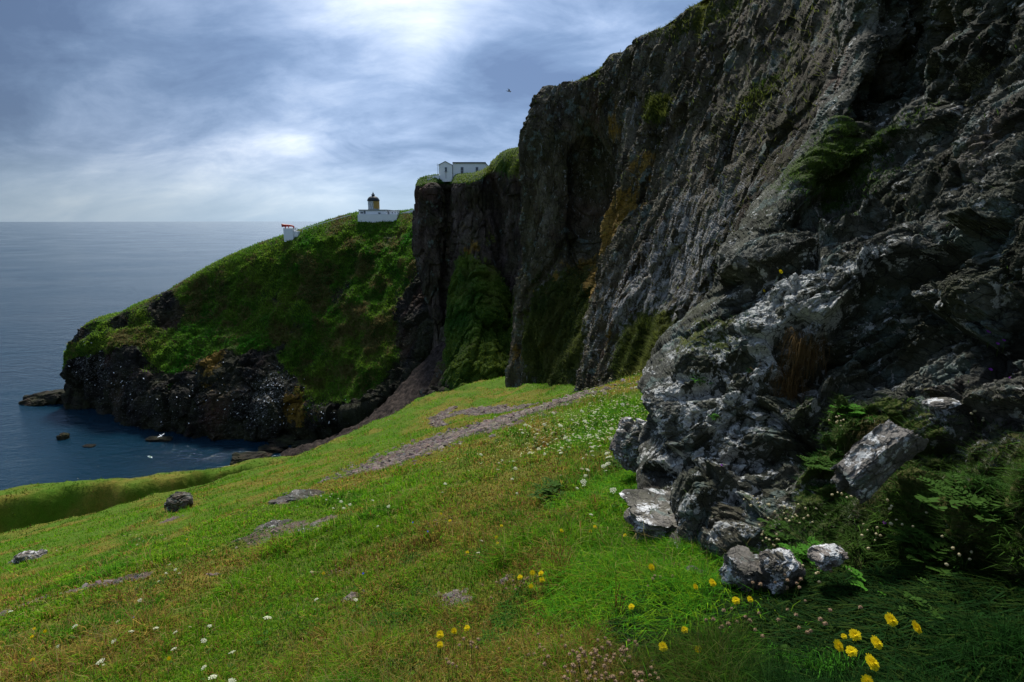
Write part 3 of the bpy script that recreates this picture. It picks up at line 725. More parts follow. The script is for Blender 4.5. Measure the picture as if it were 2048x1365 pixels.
blades('hillside_grass', B[fa], nn[fa], hgt[fa]*1.15, wid[fa], np.full(fa.sum(), .7), cc[fa], M_BLADE, 'distant grass of the hillside and lower ridge', seg2=False)

# longer growth round the outcrop foot; the dark herbs carry shade in their colour
def dress(name, pix, n, H, col, label, wd=.004, lean=.9, mat=None, on=None):
    cs, ws = [], []
    for (px, py, rp) in pix:
        h_ = (on or hit)(px, py)
        if h_ is None: continue
        d_ = math.hypot(h_[0], h_[1]); cs.append(h_[:2]); ws.append(rp/FPX*d_)
    cs = np.array(cs); ws = np.array(ws); k = RNG.integers(0, len(cs), n)
    p = cs[k]+RNG.normal(0, 1, (n, 2))*ws[k][:, None]*np.array((1, 1.6)); x, y = p[:, 0], p[:, 1]
    z = terr(x, y); rr_ = np.hypot(x, y); t = RNG.random((n, 1))
    t2 = RNG.random((n, 1)) < .4
    col = np.where(t2, np.array(col)*np.array((2.6, 1.35, 1)), np.array(col))
    return blades(name, np.stack([x, y, z], -1), gnorm(x, y), H*RNG.uniform(.5, 1.3, n), np.maximum(wd, rr_*.0013)*RNG.uniform(.7, 1.3, n), np.full(n, lean),
                  np.array(col)*(.5+t)*np.array((1, 1, 1)), mat or M_BLADE, label, curve=.7)
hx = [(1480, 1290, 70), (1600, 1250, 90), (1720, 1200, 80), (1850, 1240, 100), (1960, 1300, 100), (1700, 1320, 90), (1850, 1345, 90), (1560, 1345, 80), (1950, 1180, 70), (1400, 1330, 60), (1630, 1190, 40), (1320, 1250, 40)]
mh = [(random.gauss(700, 420), random.gauss(1180, 110), random.uniform(12, 45)) for _ in range(70)]
dress('meadow_herbs', mh, 15000, .045, (.035, .12, .012), 'small broad leaved herbs in patches among the meadow grass', wd=.007, lean=1.3)
dress('herb_cover', hx, 40000, .075, (.011, .042, .007), 'dark leafy herbs, coloured darker still for shade, covering the ground at the lower right', wd=.009, lean=1.3)
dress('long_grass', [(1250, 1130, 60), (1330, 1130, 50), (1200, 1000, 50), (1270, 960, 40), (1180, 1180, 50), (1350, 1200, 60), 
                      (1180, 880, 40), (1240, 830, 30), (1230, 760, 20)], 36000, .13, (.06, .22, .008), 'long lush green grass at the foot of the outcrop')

# --- cover on the rock surfaces
def surf_pick(G, N, wgt, n, maxd=1e9):
    """pick points on a surface grid in proportion to how large they look times a mask"""
    C0 = (G[:-1, :-1]+G[1:, 1:])*.5; a = np.linalg.norm(np.cross(G[1:, :-1]-G[:-1, :-1], G[:-1, 1:]-G[:-1, :-1]), axis=-1)
    px, py, dd = pixof(C0); Vw = unit(np.array((0, 0, CAMZ))-C0)
    fc = np.clip((N[:-1, :-1]*Vw).sum(-1)+.15, 0, 1)
    pr = a*fc/(dd*dd)*wgt[:-1, :-1]*inhull(px, py, 30)*(C0[..., 1] > .5)
    pr = np.clip(pr, 0, None).reshape(-1); pr /= pr.sum()
    k = RNG.choice(len(pr), n, p=pr); i, j = np.divmod(k, G.shape[1]-1)
    u, v = RNG.random((2, n, 1))
    p = G[i, j]*(1-u)*(1-v)+G[i+1, j]*u*(1-v)+G[i, j+1]*(1-u)*v+G[i+1, j+1]*u*v
    return p, N[i, j]
def cover(name, G, N, mask, n, H, wpx, colA, colB, label, lean=.8, mat=None, fl=.45, patch=None, seg2=False, brown=False):
    m_ = mask
    p, nn_ = surf_pick(G, N, m_, n)
    d_ = np.linalg.norm(p-np.array((0, 0, CAMZ)), axis=1)
    t = RNG.random((n, 1)); f = np.clip(fbm(p*patch, 4, .6, seed=33)*1.1+.5, 0, 1)[:, None] if patch else t
    c_ = np.array(colA)*(1-f)+np.array(colB)*f; c_ = c_*(.55+.9*t)
    if brown: c_ = np.where(fbm(p*patch*1.7+30, 4, .6, seed=34)[:, None]+.35*(t-.5) > .16, np.array((.13, .105, .04))*(.5+t), c_)
    return blades(name, p-nn_*.02, nn_*1.6, H*RNG.uniform(.5, 1.5, n), d_*wpx*RNG.uniform(.7, 1.4, n), np.full(n, lean), c_, mat or M_BLADE, label, seg2=seg2)
cover('headland_grass', HEAD, HEAD_N, sstep(.30, .85, HEAD_VEG+.45*fbm(HEAD*.25, 4, .6, seed=35)), 120000, .55, .0014, (.035, .17, .010), (.20, .31, .03), 'rough grass covering the headland below the lighthouse', patch=.09, brown=True)
cover('cliff_top_grass', FARC, FARC_N, sstep(.5, .9, FARC_VEG+.2*fbm(FARC*.4, 3, seed=36)), 35000, .32, .0015, (.03, .11, .008), (.17, .22, .025), 'grass on the ledges and top of the far cliff', patch=.1)
cover('cliff_ledge_grass', CLIFF, CLIFF_N, sstep(.45, .85, CLIFF_VEG+.25*fbm(CLIFF*.8, 3, seed=37))+.02, 70000, .26, .0013, (.04, .07, .010), (.15, .17, .035), 'grass and moss hanging on the ledges of the big cliff', patch=.3, lean=1.1)
cover('outcrop_moss', OUTC, OUT_N, sstep(.30, .7, OUT_VEG+.25*fbm(OUTC*1.4, 3, seed=38))+.004, 60000, .05, .0016, (.02, .07, .008), (.07, .12, .02), 'moss and low green growth over the outcrop', patch=2.0, lean=1.2)
cover('outcrop_plants', OUTC, OUT_N, sstep(980, 1150, pixof(OUTC)[1]+.35*(pixof(OUTC)[0]-1700))*sstep(-.1, .35, fbm(OUTC*2.2, 3, seed=47)+.15)*sstep(1480, 1600, pixof(OUTC)[0]), 14000, .06, .0017, (.015, .06, .008), (.06, .12, .015), 'dark tangled leaves and grass over the foot of the outcrop', patch=3.0, lean=1.2, seg2=True)
lm = sstep(.12, .45, fbm(OUTC*1.6, 4, .6, seed=39))*sstep(-.2, .2, OUT_N[..., 2])
cover('lichen_tufts', OUTC, OUT_N, lm+.05, 170000, .024, .0010, (.13, .14, .095), (.32, .33, .23), 'pale grey green branching lichen tufts on the outcrop rock', patch=5.0, lean=1.0, mat=M_LICH)

# ------------------------------------------------------------------ scree stones on the path (far past counting)
def stones(name, P3, size, label, mat, flat=.5):
    n = len(P3); rg = np.random.default_rng(n)
    base = np.array([(1, 0, 0), (-1, 0, 0), (0, 1, 0), (0, -1, 0), (0, 0, 1), (0, 0, -1), (.75, .7, .55), (-.7, -.75, .5)], float)
    tri = np.array([(0, 6, 4), (6, 2, 4), (2, 1, 4), (1, 7, 4), (7, 3, 4), (3, 0, 4), (2, 6, 5), (6, 0, 5), (1, 2, 5), (7, 1, 5), (3, 7, 5), (0, 3, 5)])
    V = base[None]*rg.uniform(.55, 1.2, (n, 8, 3)); V[..., 2] *= flat; V *= size[:, None, None]
    a = rg.uniform(0, 6.28, n); ca, sa = np.cos(a)[:, None], np.sin(a)[:, None]
    V = np.stack([V[..., 0]*ca-V[..., 1]*sa, V[..., 0]*sa+V[..., 1]*ca, V[..., 2]+.3*V[..., 0]*rg.uniform(-1, 1, (n, 1))], -1)+P3[:, None]
    T = (np.arange(n)[:, None, None]*8+tri[None]).reshape(-1, 3)
    g = rg.uniform(.5, 1.25, (n, 1)); base_c = np.array((.205, .165, .14))*g+rg.normal(0, .012, (n, 3))
    me = mesh_np(name, V.reshape(-1, 3), None, T, None, mat, False, np.repeat(np.clip(base_c, .02, 1), 8, 0))
    return link(name, me, kind='stuff', label=label)
m, n_ = newmat('stone_chips'); cN = n_.node('ShaderNodeAttribute', attribute_name='col').outputs['Color']
pos = n_.node('ShaderNodeNewGeometry').outputs['Position']
cN = n_.mix(n_.rng(n_.noise(pos, 12, 5, .7), .3, .7, .5, 0), cN, (.06, .045, .04)); M_STONE = finish(m, n_, cN, .9, n_.noise(pos, 20, 5, .7), .6, .03, .2)
sx, sy = [], []
for pts, ws, k in [(PATHS[0][0], PATHS[0][1], 11000), (PATHS[1][0], PATHS[1][1], 3500), (PATHS[2][0], PATHS[2][1], 300), (PATHS[3][0], PATHS[3][1], 500)]:
    t = RNG.uniform(0, len(pts)-1-1e-6, k); i = t.astype(int); f = (t-i)[:, None]; pa = np.array(pts); wa = np.array(ws)
    q = pa[i]*(1-f)+pa[i+1]*f; wl = (wa[i]*(1-f[:, 0])+wa[i+1]*f[:, 0])
    q = q+RNG.normal(0, .5, (k, 2))*wl[:, None]; sx.append(q[:, 0]); sy.append(q[:, 1])
for c_, r_ in SPW:
    q = RNG.normal(0, .55, (110, 2))*r_*1.3*np.array((1, .9)); sx.insert(0, c_[0]+q[:, 0]); sy.insert(0, c_[1]+q[:, 1])
nsp = 110*len(SPW); sx = np.concatenate(sx); sy = np.concatenate(sy); sr = np.hypot(sx, sy)
ssz = .062*np.exp(RNG.normal(0, .5, len(sx)))*(1+.6*sstep(12, 40, sr)); ssz[-500:] *= .22; ssz[:nsp] *= np.repeat([min(1, .12+r_*.5) for _, r_ in SPW[::-1]], 110); ssz = np.minimum(ssz, .20)
stones('scree_stones', np.stack([sx, sy, terr(sx, sy)+ssz*.15], -1), ssz, 'pinkish grey broken stones littering the path', M_STONE)

# ------------------------------------------------------------------ named things
def tag(o, label, cat, group=None):
    o['label'] = label; o['category'] = cat
    if group: o['group'] = group
    return o
def empty(name, loc, label, cat, group=None, rz=0):
    o = bpy.data.objects.new(name, None); COL.objects.link(o); o.location = tuple(float(a) for a in loc); o.rotation_euler = (0, 0, rz)
    o.empty_display_size = .1; return tag(o, label, cat, group)
def bm_obj(name, bm, mat, parent=None, smooth=False):
    me = bpy.data.meshes.new(name); bmesh.ops.recalc_face_normals(bm, faces=bm.faces); bm.to_mesh(me); bm.free()
    for p in me.polygons: p.use_smooth = smooth
    for m_ in (mat if isinstance(mat, (list, tuple)) else [mat]): me.materials.append(m_)
    o = bpy.data.objects.new(name, me); COL.objects.link(o)
    if parent: o.parent = parent
    return o
def box(bm, x0, x1, y0, y1, z0, z1, bev=0):
    r = bmesh.ops.create_cube(bm, size=1); vs = r['verts']
    for v in vs: v.co = Vector(((x0+x1)/2+v.co.x*(x1-x0), (y0+y1)/2+v.co.y*(y1-y0), (z0+z1)/2+v.co.z*(z1-z0)))
    return vs
def tube(bm, pts, rads, sides=6, cap=True):
    rings = []
    for i, p in enumerate(pts):
        p = Vector(p); d = Vector(pts[min(i+1, len(pts)-1)])-Vector(pts[max(i-1, 0)]); d.normalize()
        a = d.cross(Vector((0, 0, 1)) if abs(d.z) < .9 else Vector((1, 0, 0))).normalized(); b = d.cross(a)
        r_ = rads[i] if hasattr(rads, '__len__') else rads
        rings.append([bm.verts.new(p+(a*math.cos(2*math.pi*k/sides)+b*math.sin(2*math.pi*k/sides))*r_) for k in range(sides)])
    for A_, B_ in zip(rings, rings[1:]):
        for k in range(sides): bm.faces.new((A_[k], A_[(k+1) % sides], B_[(k+1) % sides], B_[k]))
    if cap: bm.faces.new(rings[0][::-1]); bm.faces.new(rings[-1])
def lathe(bm, prof, sides=24, cx=0, cy=0):
    rings = [[bm.verts.new((cx+r_*math.cos(2*math.pi*k/sides), cy+r_*math.sin(2*math.pi*k/sides), z)) for k in range(sides)] for r_, z in prof]
    for A_, B_ in zip(rings, rings[1:]):
        for k in range(sides): bm.faces.new((A_[k], A_[(k+1) % sides], B_[(k+1) % sides], B_[k]))
    bm.faces.new(rings[0][::-1]); bm.faces.new(rings[-1])

M_PAINT = simple('white_paint', (.74, .77, .80), .6, .08, .8)
M_GREYP = simple('grey_coping', (.22, .23, .24), .8, .2, 1.5)
M_DARKR = simple('dark_roof', (.035, .037, .042), .6, .2, 1)
M_SLATE = simple('slate_roof', (.16, .17, .18), .7, .2, 2)
M_GLASSD = simple('dark_window', (.02, .028, .035), .15, .1, 3, bump=0, spec=.6)
M_WFRAME = simple('window_frame_paint', (.25, .30, .36), .5)
M_DOME = simple('dome_metal', (.012, .022, .028), .6, .2, 2, spec=.3)
M_BLACK = simple('black_metal', (.012, .014, .016), .5)
M_LATT = simple('lattice_white', (.70, .76, .80), .5)
M_LENS = simple('lantern_glass', (.34, .38, .36), .25, .35, 1.2, bump=0, spec=.8)
M_OCHRE = simple('ochre_panel', (.62, .44, .13), .6, .1, 2)
M_RED = simple('red_paint', (.42, .035, .02), .5, .15, 3)
M_CONC = simple('concrete', (.48, .50, .52), .85, .15, 2)
M_BIRD = simple('bird_white', (.85, .86, .88), .7, .04)
M_BIRDG = simple('bird_grey', (.16, .17, .19), .7, .1)

# lighthouse: local units metres, +X right, -Y toward the viewer
def px2m(Y, py=430): return P(1025, py, Y)[0]-P(1024, py, Y)[0]
LY = 197.0; k_ = px2m(LY)
o0 = P(759.5, 438.5, LY)
lh = empty('lighthouse', o0, 'squat white lighthouse with dark domed lantern on the green headland', 'lighthouse')
def X(px): return (px-759.5)*k_
def Z(py): return (438.5-py)*k_
bm = bmesh.new(); box(bm, X(721), X(798), -3.5, 5.5, -2.0, Z(429.5)); bm_obj('terrace_wall', bm, M_PAINT, lh)
bm = bmesh.new(); box(bm, X(722.5), X(777), -2.6, 5, Z(429.5), Z(421.8)); bmesh.ops.bevel(bm, geom=bm.edges[:], offset=.04, segments=1, affect='EDGES'); bd = bm_obj('wall', bm, M_PAINT, lh)
bm = bmesh.new(); box(bm, X(777.2), X(797.5), -1.2, 5, Z(429.5), Z(422.5)); bm_obj('side_wing', bm, M_PAINT, lh)
bm = bmesh.new(); box(bm, X(721.5), X(778), -2.9, 5.3, Z(421.7), Z(420.4)); bm_obj('coping', bm, M_GREYP, lh)
bm = bmesh.new(); box(bm, X(778.2), X(798), -1.5, 5.2, Z(422.4), Z(421.4)); bm_obj('coping', bm, M_GREYP, lh)
for a, b, t_, bt, yy in ((725.5, 731, 424.6, 427.8, -2.6), (732.5, 735.5, 423, 428.5, -2.6), (760.5, 765, 426, 428.8, -2.6), (778.5, 781, 424.5, 429, -1.2), (786, 788, 425, 427.5, -1.2), (791.5, 793, 425, 427.5, -1.2)):
    bm = bmesh.new(); box(bm, X(a)-.06, X(b)+.06, yy-.06, yy+.05, Z(bt)-.05, Z(t_)+.05); wf = bm_obj('window', bm, M_WFRAME, lh)
    bm = bmesh.new(); box(bm, X(a)+.04, X(b)-.04, yy-.09, yy+.02, Z(bt)+.04, Z(t_)-.04); bm_obj('pane', bm, M_GLASSD, wf)
cx = X(747.2); R0 = 11.2*k_
bm = bmesh.new(); lathe(bm, [(R0*1.02, Z(421)), (R0*1.02, Z(418.5)), (R0*.93, Z(418.5)), (R0*.93, Z(403.5))], 20, cx, 1.0); bm_obj('lantern_glass', bm, M_LENS, lh)
bm = bmesh.new()
for z0, z1, s_ in ((418.5, 411, 0), (411, 403.5, 1)):
    for i in range(16):
        a0 = 2*math.pi*(i+.5*s_)/16; 
        for da in (-.5, .5):
            a1 = a0+2*math.pi*da/16
            tube(bm, [(cx+R0*.96*math.cos(a0), 1+R0*.96*math.sin(a0), Z(z0)), (cx+R0*.96*math.cos(a1), 1+R0*.96*math.sin(a1), Z(z1))], .055, 4)
bm_obj('lattice', bm, M_LATT, lh)
bm = bmesh.new()   # ochre blanking panel on the landward side of the lantern
vs = []
for i in range(7):
    a = R_(-78+i*15)
    for z_ in (418.4, 403.6): vs.append(bm.verts.new((cx+R0*1.03*math.cos(a), 1+R0*1.03*math.sin(a), Z(z_))))
for i in range(6): bm.faces.new((vs[2*i], vs[2*i+2], vs[2*i+3], vs[2*i+1]))
bmesh.ops.solidify(bm, geom=bm.faces[:], thickness=.08); bm_obj('blanking_panel', bm, M_OCHRE, lh)
bm = bmesh.new(); lathe(bm, [(R0*1.04, Z(403.6)), (R0*1.1, Z(403)), (R0*1.08, Z(401.5)), (R0*.98, Z(399)), (R0*.8, Z(396.4)), (R0*.52, Z(394.5)), (R0*.28, Z(393.6)), (R0*.24, Z(392.5)), (R0*.34, Z(391.6)), (R0*.3, Z(390.6)), (R0*.12, Z(389.8))], 24, cx, 1.0)
dm_ = bm_obj('dome', bm, M_DOME, lh, True)
bm = bmesh.new(); lathe(bm, [(.12, Z(390)), (.32, Z(388.6)), (.3, Z(387.8)), (.06, Z(387)), (.05, Z(384.6))], 8, cx, 1.0); bm_obj('finial', bm, M_BLACK, dm_, True)
bm = bmesh.new()
for i in range(14):
    x = X(722)+i*(X(797)-X(722))/13; tube(bm, [(x, -3.4, Z(429.5)), (x, -3.4, Z(427.2))], .03, 4)
tube(bm, [(X(722), -3.4, Z(427.2)), (X(797), -3.4, Z(427.2))], .03, 4)
bm_obj('railing', bm, M_LATT, lh)

# foghorn
FY = 192.5; kf = px2m(FY, 470); o1 = P(584, 474.5, FY)
fh = empty('foghorn', o1, 'red foghorn trumpet on a white plinth at the seaward edge of the headland', 'foghorn')
XF = lambda px: (px-584)*kf; ZF = lambda py: (474.5-py)*kf
bm = bmesh.new(); box(bm, XF(571.5), XF(590), -1.6, 1.8, -1.5, ZF(457)); bm_obj('plinth', bm, M_PAINT, fh)
bm = bmesh.new(); box(bm, XF(590.05), XF(598), -.9, 1.6, -1.5, ZF(463)); bm_obj('step_block', bm, M_PAINT, fh)
bm = bmesh.new()
tube(bm, [(XF(567.2), -.9, ZF(451.6)), (XF(568), -.85, ZF(451.6)), (XF(571), -.6, ZF(451.8)), (XF(576), -.2, ZF(452)), (XF(582), .2, ZF(452.3)), (XF(586), .3, ZF(452.8)), (XF(588.3), .3, ZF(454.5)), (XF(588.3), .3, ZF(457))],
     [.52, .56, .46, .40, .33, .28, .26, .26], 14); bm_obj('horn', bm, M_RED, fh, True)
bm = bmesh.new(); tube(bm, [(XF(567.0), -.93, ZF(451.6)), (XF(567.9), -.87, ZF(451.6))], [.43, .2], 14); bm_obj('horn_mouth', bm, M_BLACK, fh)
for a, b, y0, y1 in ((572.5, 574, -.6, -.2), (578.5, 579.6, -.3, .1)):
    bm = bmesh.new(); box(bm, XF(a), XF(b), y0, y1, ZF(457), ZF(453.6)); bm_obj('bracket', bm, M_RED, fh)
bm = bmesh.new()
for px in (590.3, 594, 597.7): tube(bm, [(XF(px), -.85, ZF(463)), (XF(px), -.85, ZF(456.5))], .035, 4)
tube(bm, [(XF(590.3), -.85, ZF(456.5)), (XF(597.7), -.85, ZF(456.5))], .035, 4); tube(bm, [(XF(590.3), -.85, ZF(459.5)), (XF(597.7), -.85, ZF(459.5))], .03, 4); bm_obj('railing', bm, M_BLACK, fh)

# whitewashed walls / handrail on the headland
def wall_run(name, pts, h, th, mat, label, cat):
    bm = bmesh.new()
    for a, b in zip(pts[:-1], pts[1:]):
        a = Vector(a); b = Vector(b); d = (b-a); nrm = Vector((-d.y, d.x, 0)).normalized()*th/2
        vs = [bm.verts.new(p) for p in (a-nrm, b-nrm, b+nrm, a+nrm, a-nrm+Vector((0, 0, h)), b-nrm+Vector((0, 0, h)), b+nrm+Vector((0, 0, h)), a+nrm+Vector((0, 0, h)))]
        for f in ((0, 1, 5, 4), (1, 2, 6, 5), (2, 3, 7, 6), (3, 0, 4, 7), (4, 5, 6, 7), (3, 2, 1, 0)): bm.faces.new([vs[i] for i in f])
    return tag(bm_obj(name, bm, mat), label, cat)
wall_run('boundary_wall', [P(799, 433, 198), P(815, 429, 196), P(829, 424.5, 194), P(845, 420, 192)], .95, .35, M_PAINT, 'white boundary wall climbing from the lighthouse to the cliff', 'wall')
wall_run('path_wall', [P(700, 439, 197.5), P(708, 436.5, 197.8), P(721, 436, 198)], .5, .3, M_PAINT, 'low white wall just left of the lighthouse terrace', 'wall')
rl = empty('handrail', P(605, 468, 193), 'thin pale handrail running up the headland ridge from the foghorn to the lighthouse', 'handrail')
rp = [P(px, py, yy)-np.array(rl.location) for px, py, yy in ((605, 467, 193), (625, 459.5, 194), (645, 453.5, 195), (665, 447.5, 196), (685, 441.5, 197), (702, 437, 197.5))]
bm = bmesh.new(); tube(bm, [tuple(p+np.array((0, 0, 1.1))) for p in rp], .07, 4); bm_obj('rail', bm, M_LATT, rl)
for i in range(5):
    for t in (0, .5):
        q = rp[i]*(1-t)+rp[i+1]*t; bm = bmesh.new(); tube(bm, [(q[0], q[1], q[2]-.8), (q[0], q[1], q[2]+1.1)], .05, 4); bm_obj('post', bm, M_LATT, rl)

# keepers' building on the far cliff
BY = 146.5; kb = px2m(BY, 350); o2 = P(925, 361.5, BY)
kb_ = empty('building', o2, 'long white building with gabled end block on top of the far cliff', 'building')
XB = lambda px: (px-925)*kb; ZB = lambda py: (361.5-py)*kb
bm = bmesh.new()
g = [(XB(878.5), ZB(364)), (XB(905.3), ZB(364)), (XB(905.3), ZB(332)), (XB(891.9), ZB(325.8)), (XB(878.5), ZB(332))]
f0 = [bm.verts.new((x, -.6, z)) for x, z in g]; f1 = [bm.verts.new((x, 6, z)) for x, z in g]
bm.faces.new(f0); bm.faces.new(f1[::-1])
for i in range(5): bm.faces.new((f0[i], f1[i], f1[(i+1) % 5], f0[(i+1) % 5]))
bm_obj('gable_wall', bm, M_PAINT, kb_)
bm = bmesh.new()
for a, b in (((XB(877.8), ZB(332.6)), (XB(891.9), ZB(325.6))), ((XB(891.9), ZB(325.6)), (XB(906), ZB(332.6)))):
    vs = [bm.verts.new(p) for p in ((a[0], -.75, a[1]), (b[0], -.75, b[1]), (b[0], 6.1, b[1]), (a[0], 6.1, a[1]), (a[0], -.75, a[1]+.13), (b[0], -.75, b[1]+.13), (b[0], 6.1, b[1]+.13), (a[0], 6.1, a[1]+.13))]
    for f in ((0, 1, 5, 4), (1, 2, 6, 5), (2, 3, 7, 6), (3, 0, 4, 7), (4, 5, 6, 7), (3, 2, 1, 0)): bm.faces.new([vs[i] for i in f])
bm_obj('gable_roof', bm, M_SLATE, kb_)
bm = bmesh.new()
g = [(XB(905.6), ZB(364)), (XB(977), ZB(352)), (XB(977), ZB(334.5)), (XB(971.5), ZB(328.3)), (XB(905.6), ZB(328.3))]
f0 = [bm.verts.new((x, 0, z)) for x, z in g]; f1 = [bm.verts.new((x, 7, z)) for x, z in g]
bm.faces.new(f0); bm.faces.new(f1[::-1])
for i in range(5): bm.faces.new((f0[i], f1[i], f1[(i+1) % 5], f0[(i+1) % 5]))
bm_obj('wall', bm, M_PAINT, kb_)
bm = bmesh.new(); box(bm, XB(905.8), XB(971.8), -.25, 7.2, ZB(328.2), ZB(326.2)); bm_obj('roof', bm, M_DARKR, kb_)
bm = bmesh.new()
a, b = (XB(971.5), ZB(328.2)), (XB(977.8), ZB(335.2))
vs = [bm.verts.new(p) for p in ((a[0], -.25, a[1]), (b[0], -.25, b[1]), (b[0], 7.2, b[1]), (a[0], 7.2, a[1]), (a[0], -.25, a[1]+.16), (b[0], -.25, b[1]+.16), (b[0], 7.2, b[1]+.16), (a[0], 7.2, a[1]+.16))]
for f in ((0, 1, 5, 4), (1, 2, 6, 5), (2, 3, 7, 6), (3, 0, 4, 7), (4, 5, 6, 7), (3, 2, 1, 0)): bm.faces.new([vs[i] for i in f])
bm_obj('roof_slope', bm, M_DARKR, kb_)
bm = bmesh.new(); box(bm, XB(906), XB(962), -.12, -.01, ZB(360), ZB(357.4)); bm_obj('plinth_band', bm, M_GREYP, kb_)
for a, b, t_, bt, yy in ((891, 894.8, 336.6, 344.2, -.6), (922, 927, 335.8, 349.2, 0), (952, 956.5, 335.8, 348.4, 0)):
    bm = bmesh.new(); box(bm, XB(a)-.04, XB(b)+.04, yy-.07, yy+.04, ZB(bt)-.04, ZB(t_)+.04); wf = bm_obj('window', bm, M_WFRAME, kb_)
    bm = bmesh.new()
    mz = (ZB(bt)+ZB(t_))/2
    box(bm, XB(a)+.05, XB(b)-.05, yy-.10, yy+.02, ZB(bt)+.05, mz-.04); box(bm, XB(a)+.05, XB(b)-.05, yy-.10, yy+.02, mz+.04, ZB(t_)-.05); bm_obj('pane', bm, M_GLASSD, wf)
    bm = bmesh.new(); box(bm, XB(a)-.1, XB(b)+.1, yy-.16, yy-.002, ZB(bt)-.16, ZB(bt)-.05); bm_obj('sill', bm, M_GREYP, wf)
bm = bmesh.new(); tube(bm, [(XB(892.6), -.66, ZB(344.5)), (XB(892.6), -.66, ZB(358))], .035, 5); tube(bm, [(XB(905.6), -.1, ZB(331)), (XB(905.6), -.1, ZB(358))], .05, 5); bm_obj('drainpipe', bm, M_BLACK, kb_)
ms = empty('mast', P(875.6, 357, BY-.5), 'thin dark mast beside the gabled end of the white building', 'mast')
bm = bmesh.new(); tube(bm, [(0, 0, -.6), (0, 0, (357-329)*kb)], [.05, .03], 6); bm_obj('pole', bm, M_BLACK, ms)
bm = bmesh.new(); tube(bm, [(-.3, 0, (357-332)*kb), (.3, 0, (357-332)*kb)], .02, 4); tube(bm, [(-.2, 0, (357-330)*kb), (.2, 0, (357-330)*kb)], .02, 4); bm_obj('crossbar', bm, M_BLACK, ms)
sw = empty('terrace', P(866, 363.5, BY-1), 'stepped white walls with railing at the cliff edge left of the white building', 'terrace')
XT = lambda px: (px-866)*kb; ZT = lambda py: (363.5-py)*kb
bm = bmesh.new(); box(bm, XT(855.5), XT(866), -.6, 2.5, -.8, ZT(358.3)); bm_obj('lower_wall', bm, M_CONC, sw)
bm = bmesh.new(); box(bm, XT(866.05), XT(878), -.4, 2.7, -.8, ZT(352.2)); bm_obj('upper_wall', bm, M_PAINT, sw)
bm = bmesh.new()
for px in (856, 860, 864): tube(bm, [(XT(px), -.5, ZT(358.3)), (XT(px), -.5, ZT(354.2))], .025, 4)
tube(bm, [(XT(856), -.5, ZT(354.2)), (XT(866), -.5, ZT(354.2))], .025, 4); bm_obj('railing', bm, M_LATT, sw)

# ------------------------------------------------------------------ loose rocks and boulders
def chunk(name, loc, size, mat, label, seed, cat='boulder', group=None, rot=(0, 0, 0), subd=5, power=3.5, fac=(.55, .16), cut=None, sc=1.0):
    bm = bmesh.new(); bmesh.ops.create_icosphere(bm, subdivisions=subd, radius=1)
    V = np.array([v.co[:] for v in bm.verts]); U = V.copy()
    V = V/((np.abs(V)**power).sum(1, keepdims=True)**(1/power))
    D = rockdisp((V*1.0+seed*3.1).astype(np.float32), [(fac[0]*1.7, .22, None), (fac[0]*.7, .10, None), (fac[1], .028, None)], seed)+.05*fbm(V*3+seed, 4, .6, seed=seed)
    nbv = np.array((-.3, .2, .93)); kb2 = V@nbv*3.2+.5*fbm(V*1.5+seed, 3, seed=seed); D = D+.05*vnoise(np.stack([np.floor(kb2)*2.7+seed, kb2*0, kb2*0], -1), seed)-.05*np.maximum(0, (kb2-np.floor(kb2))-.8)*5
    V = V*(1+D[:, None])
    if cut is not None:
        for nx, ny, nz, d in cut:
            nr = np.array((nx, ny, nz), float); nr /= np.linalg.norm(nr); e = np.maximum(0, V@nr-d-.07*fbm(V*4+seed, 4, .6, seed=seed+9)); V = V-e[:, None]*nr*.85
    V = V*np.array(size)*.5
    for v, p in zip(bm.verts, V): v.co = p
    o = bm_obj(name, bm, mat, None, False); o.location = tuple(float(a) for a in loc); o.rotation_euler = rot
    return tag(o, label, cat, group)
def at(px, py, dz=0): q = hit(px, py); q[2] += dz; return q
EYE = Vector((0, 0, CAMZ))
def grid_bvh(G, st=2):
    g = G[::st, ::st]; nr, nc = g.shape[:2]
    return BVHTree.FromPolygons([tuple(v) for v in g.reshape(-1, 3).tolist()], grid_quads(nr, nc).tolist())
BV_OUT = grid_bvh(OUTC[:, :], 3)
BV_HEAD = grid_bvh(HEAD, 2)
def hit_out(px, py):
    d = pdir(px, py).normalized(); h = BV_OUT.ray_cast(EYE, d)
    g_ = hit(px, py)
    if h[0] is None: return g_, Vector((0, 0, 1))
    if g_ is not None and g_[1] < h[0].y: return g_, Vector((0, 0, 1))
    nn_ = h[1] if h[1].dot(d) < 0 else -h[1]
    return np.array(h[0]), nn_
chunk('boulder', at(361, 1016, .25), (1.15, .9, .85), M_BOUL, 'grey boulder perched on the edge of the slope above the dark gully', 3, rot=(.1, .1, .4))
chunk('boulder', at(62, 1118, .03), (.95, .6, .42), M_SLAB, 'low white lichened rock in the grass at the far left', 5, rot=(0, .1, .2))
chunk('boulder', at(32, 1124, .0), (.35, .4, .25), M_SLAB, 'small white rock just left of the white lichened rock', 6)
chunk('boulder', at(618, 994, -.02), (.85, .5, .22), M_BOUL, 'flat pale rock in the bare brown patch on the mid slope', 7, rot=(.1, .15, .1))
chunk('boulder', at(575, 1002, -.05), (.8, .5, .2), M_BOUL, 'half buried rock left of the flat pale rock', 8)
chunk('boulder', at(560, 1052, -.02), (.50, .35, .16), M_BOUL, 'flat layered rock showing through the turf below the brown patch', 9)
chunk('boulder', at(525, 1058, -.03), (.26, .3, .14), M_BOUL, 'small rock left of the flat layered rock', 10)
chunk('boulder', at(603, 1068, -.02), (.28, .25, .1), M_BOUL, 'small flat rock right of the flat layered rock', 12)
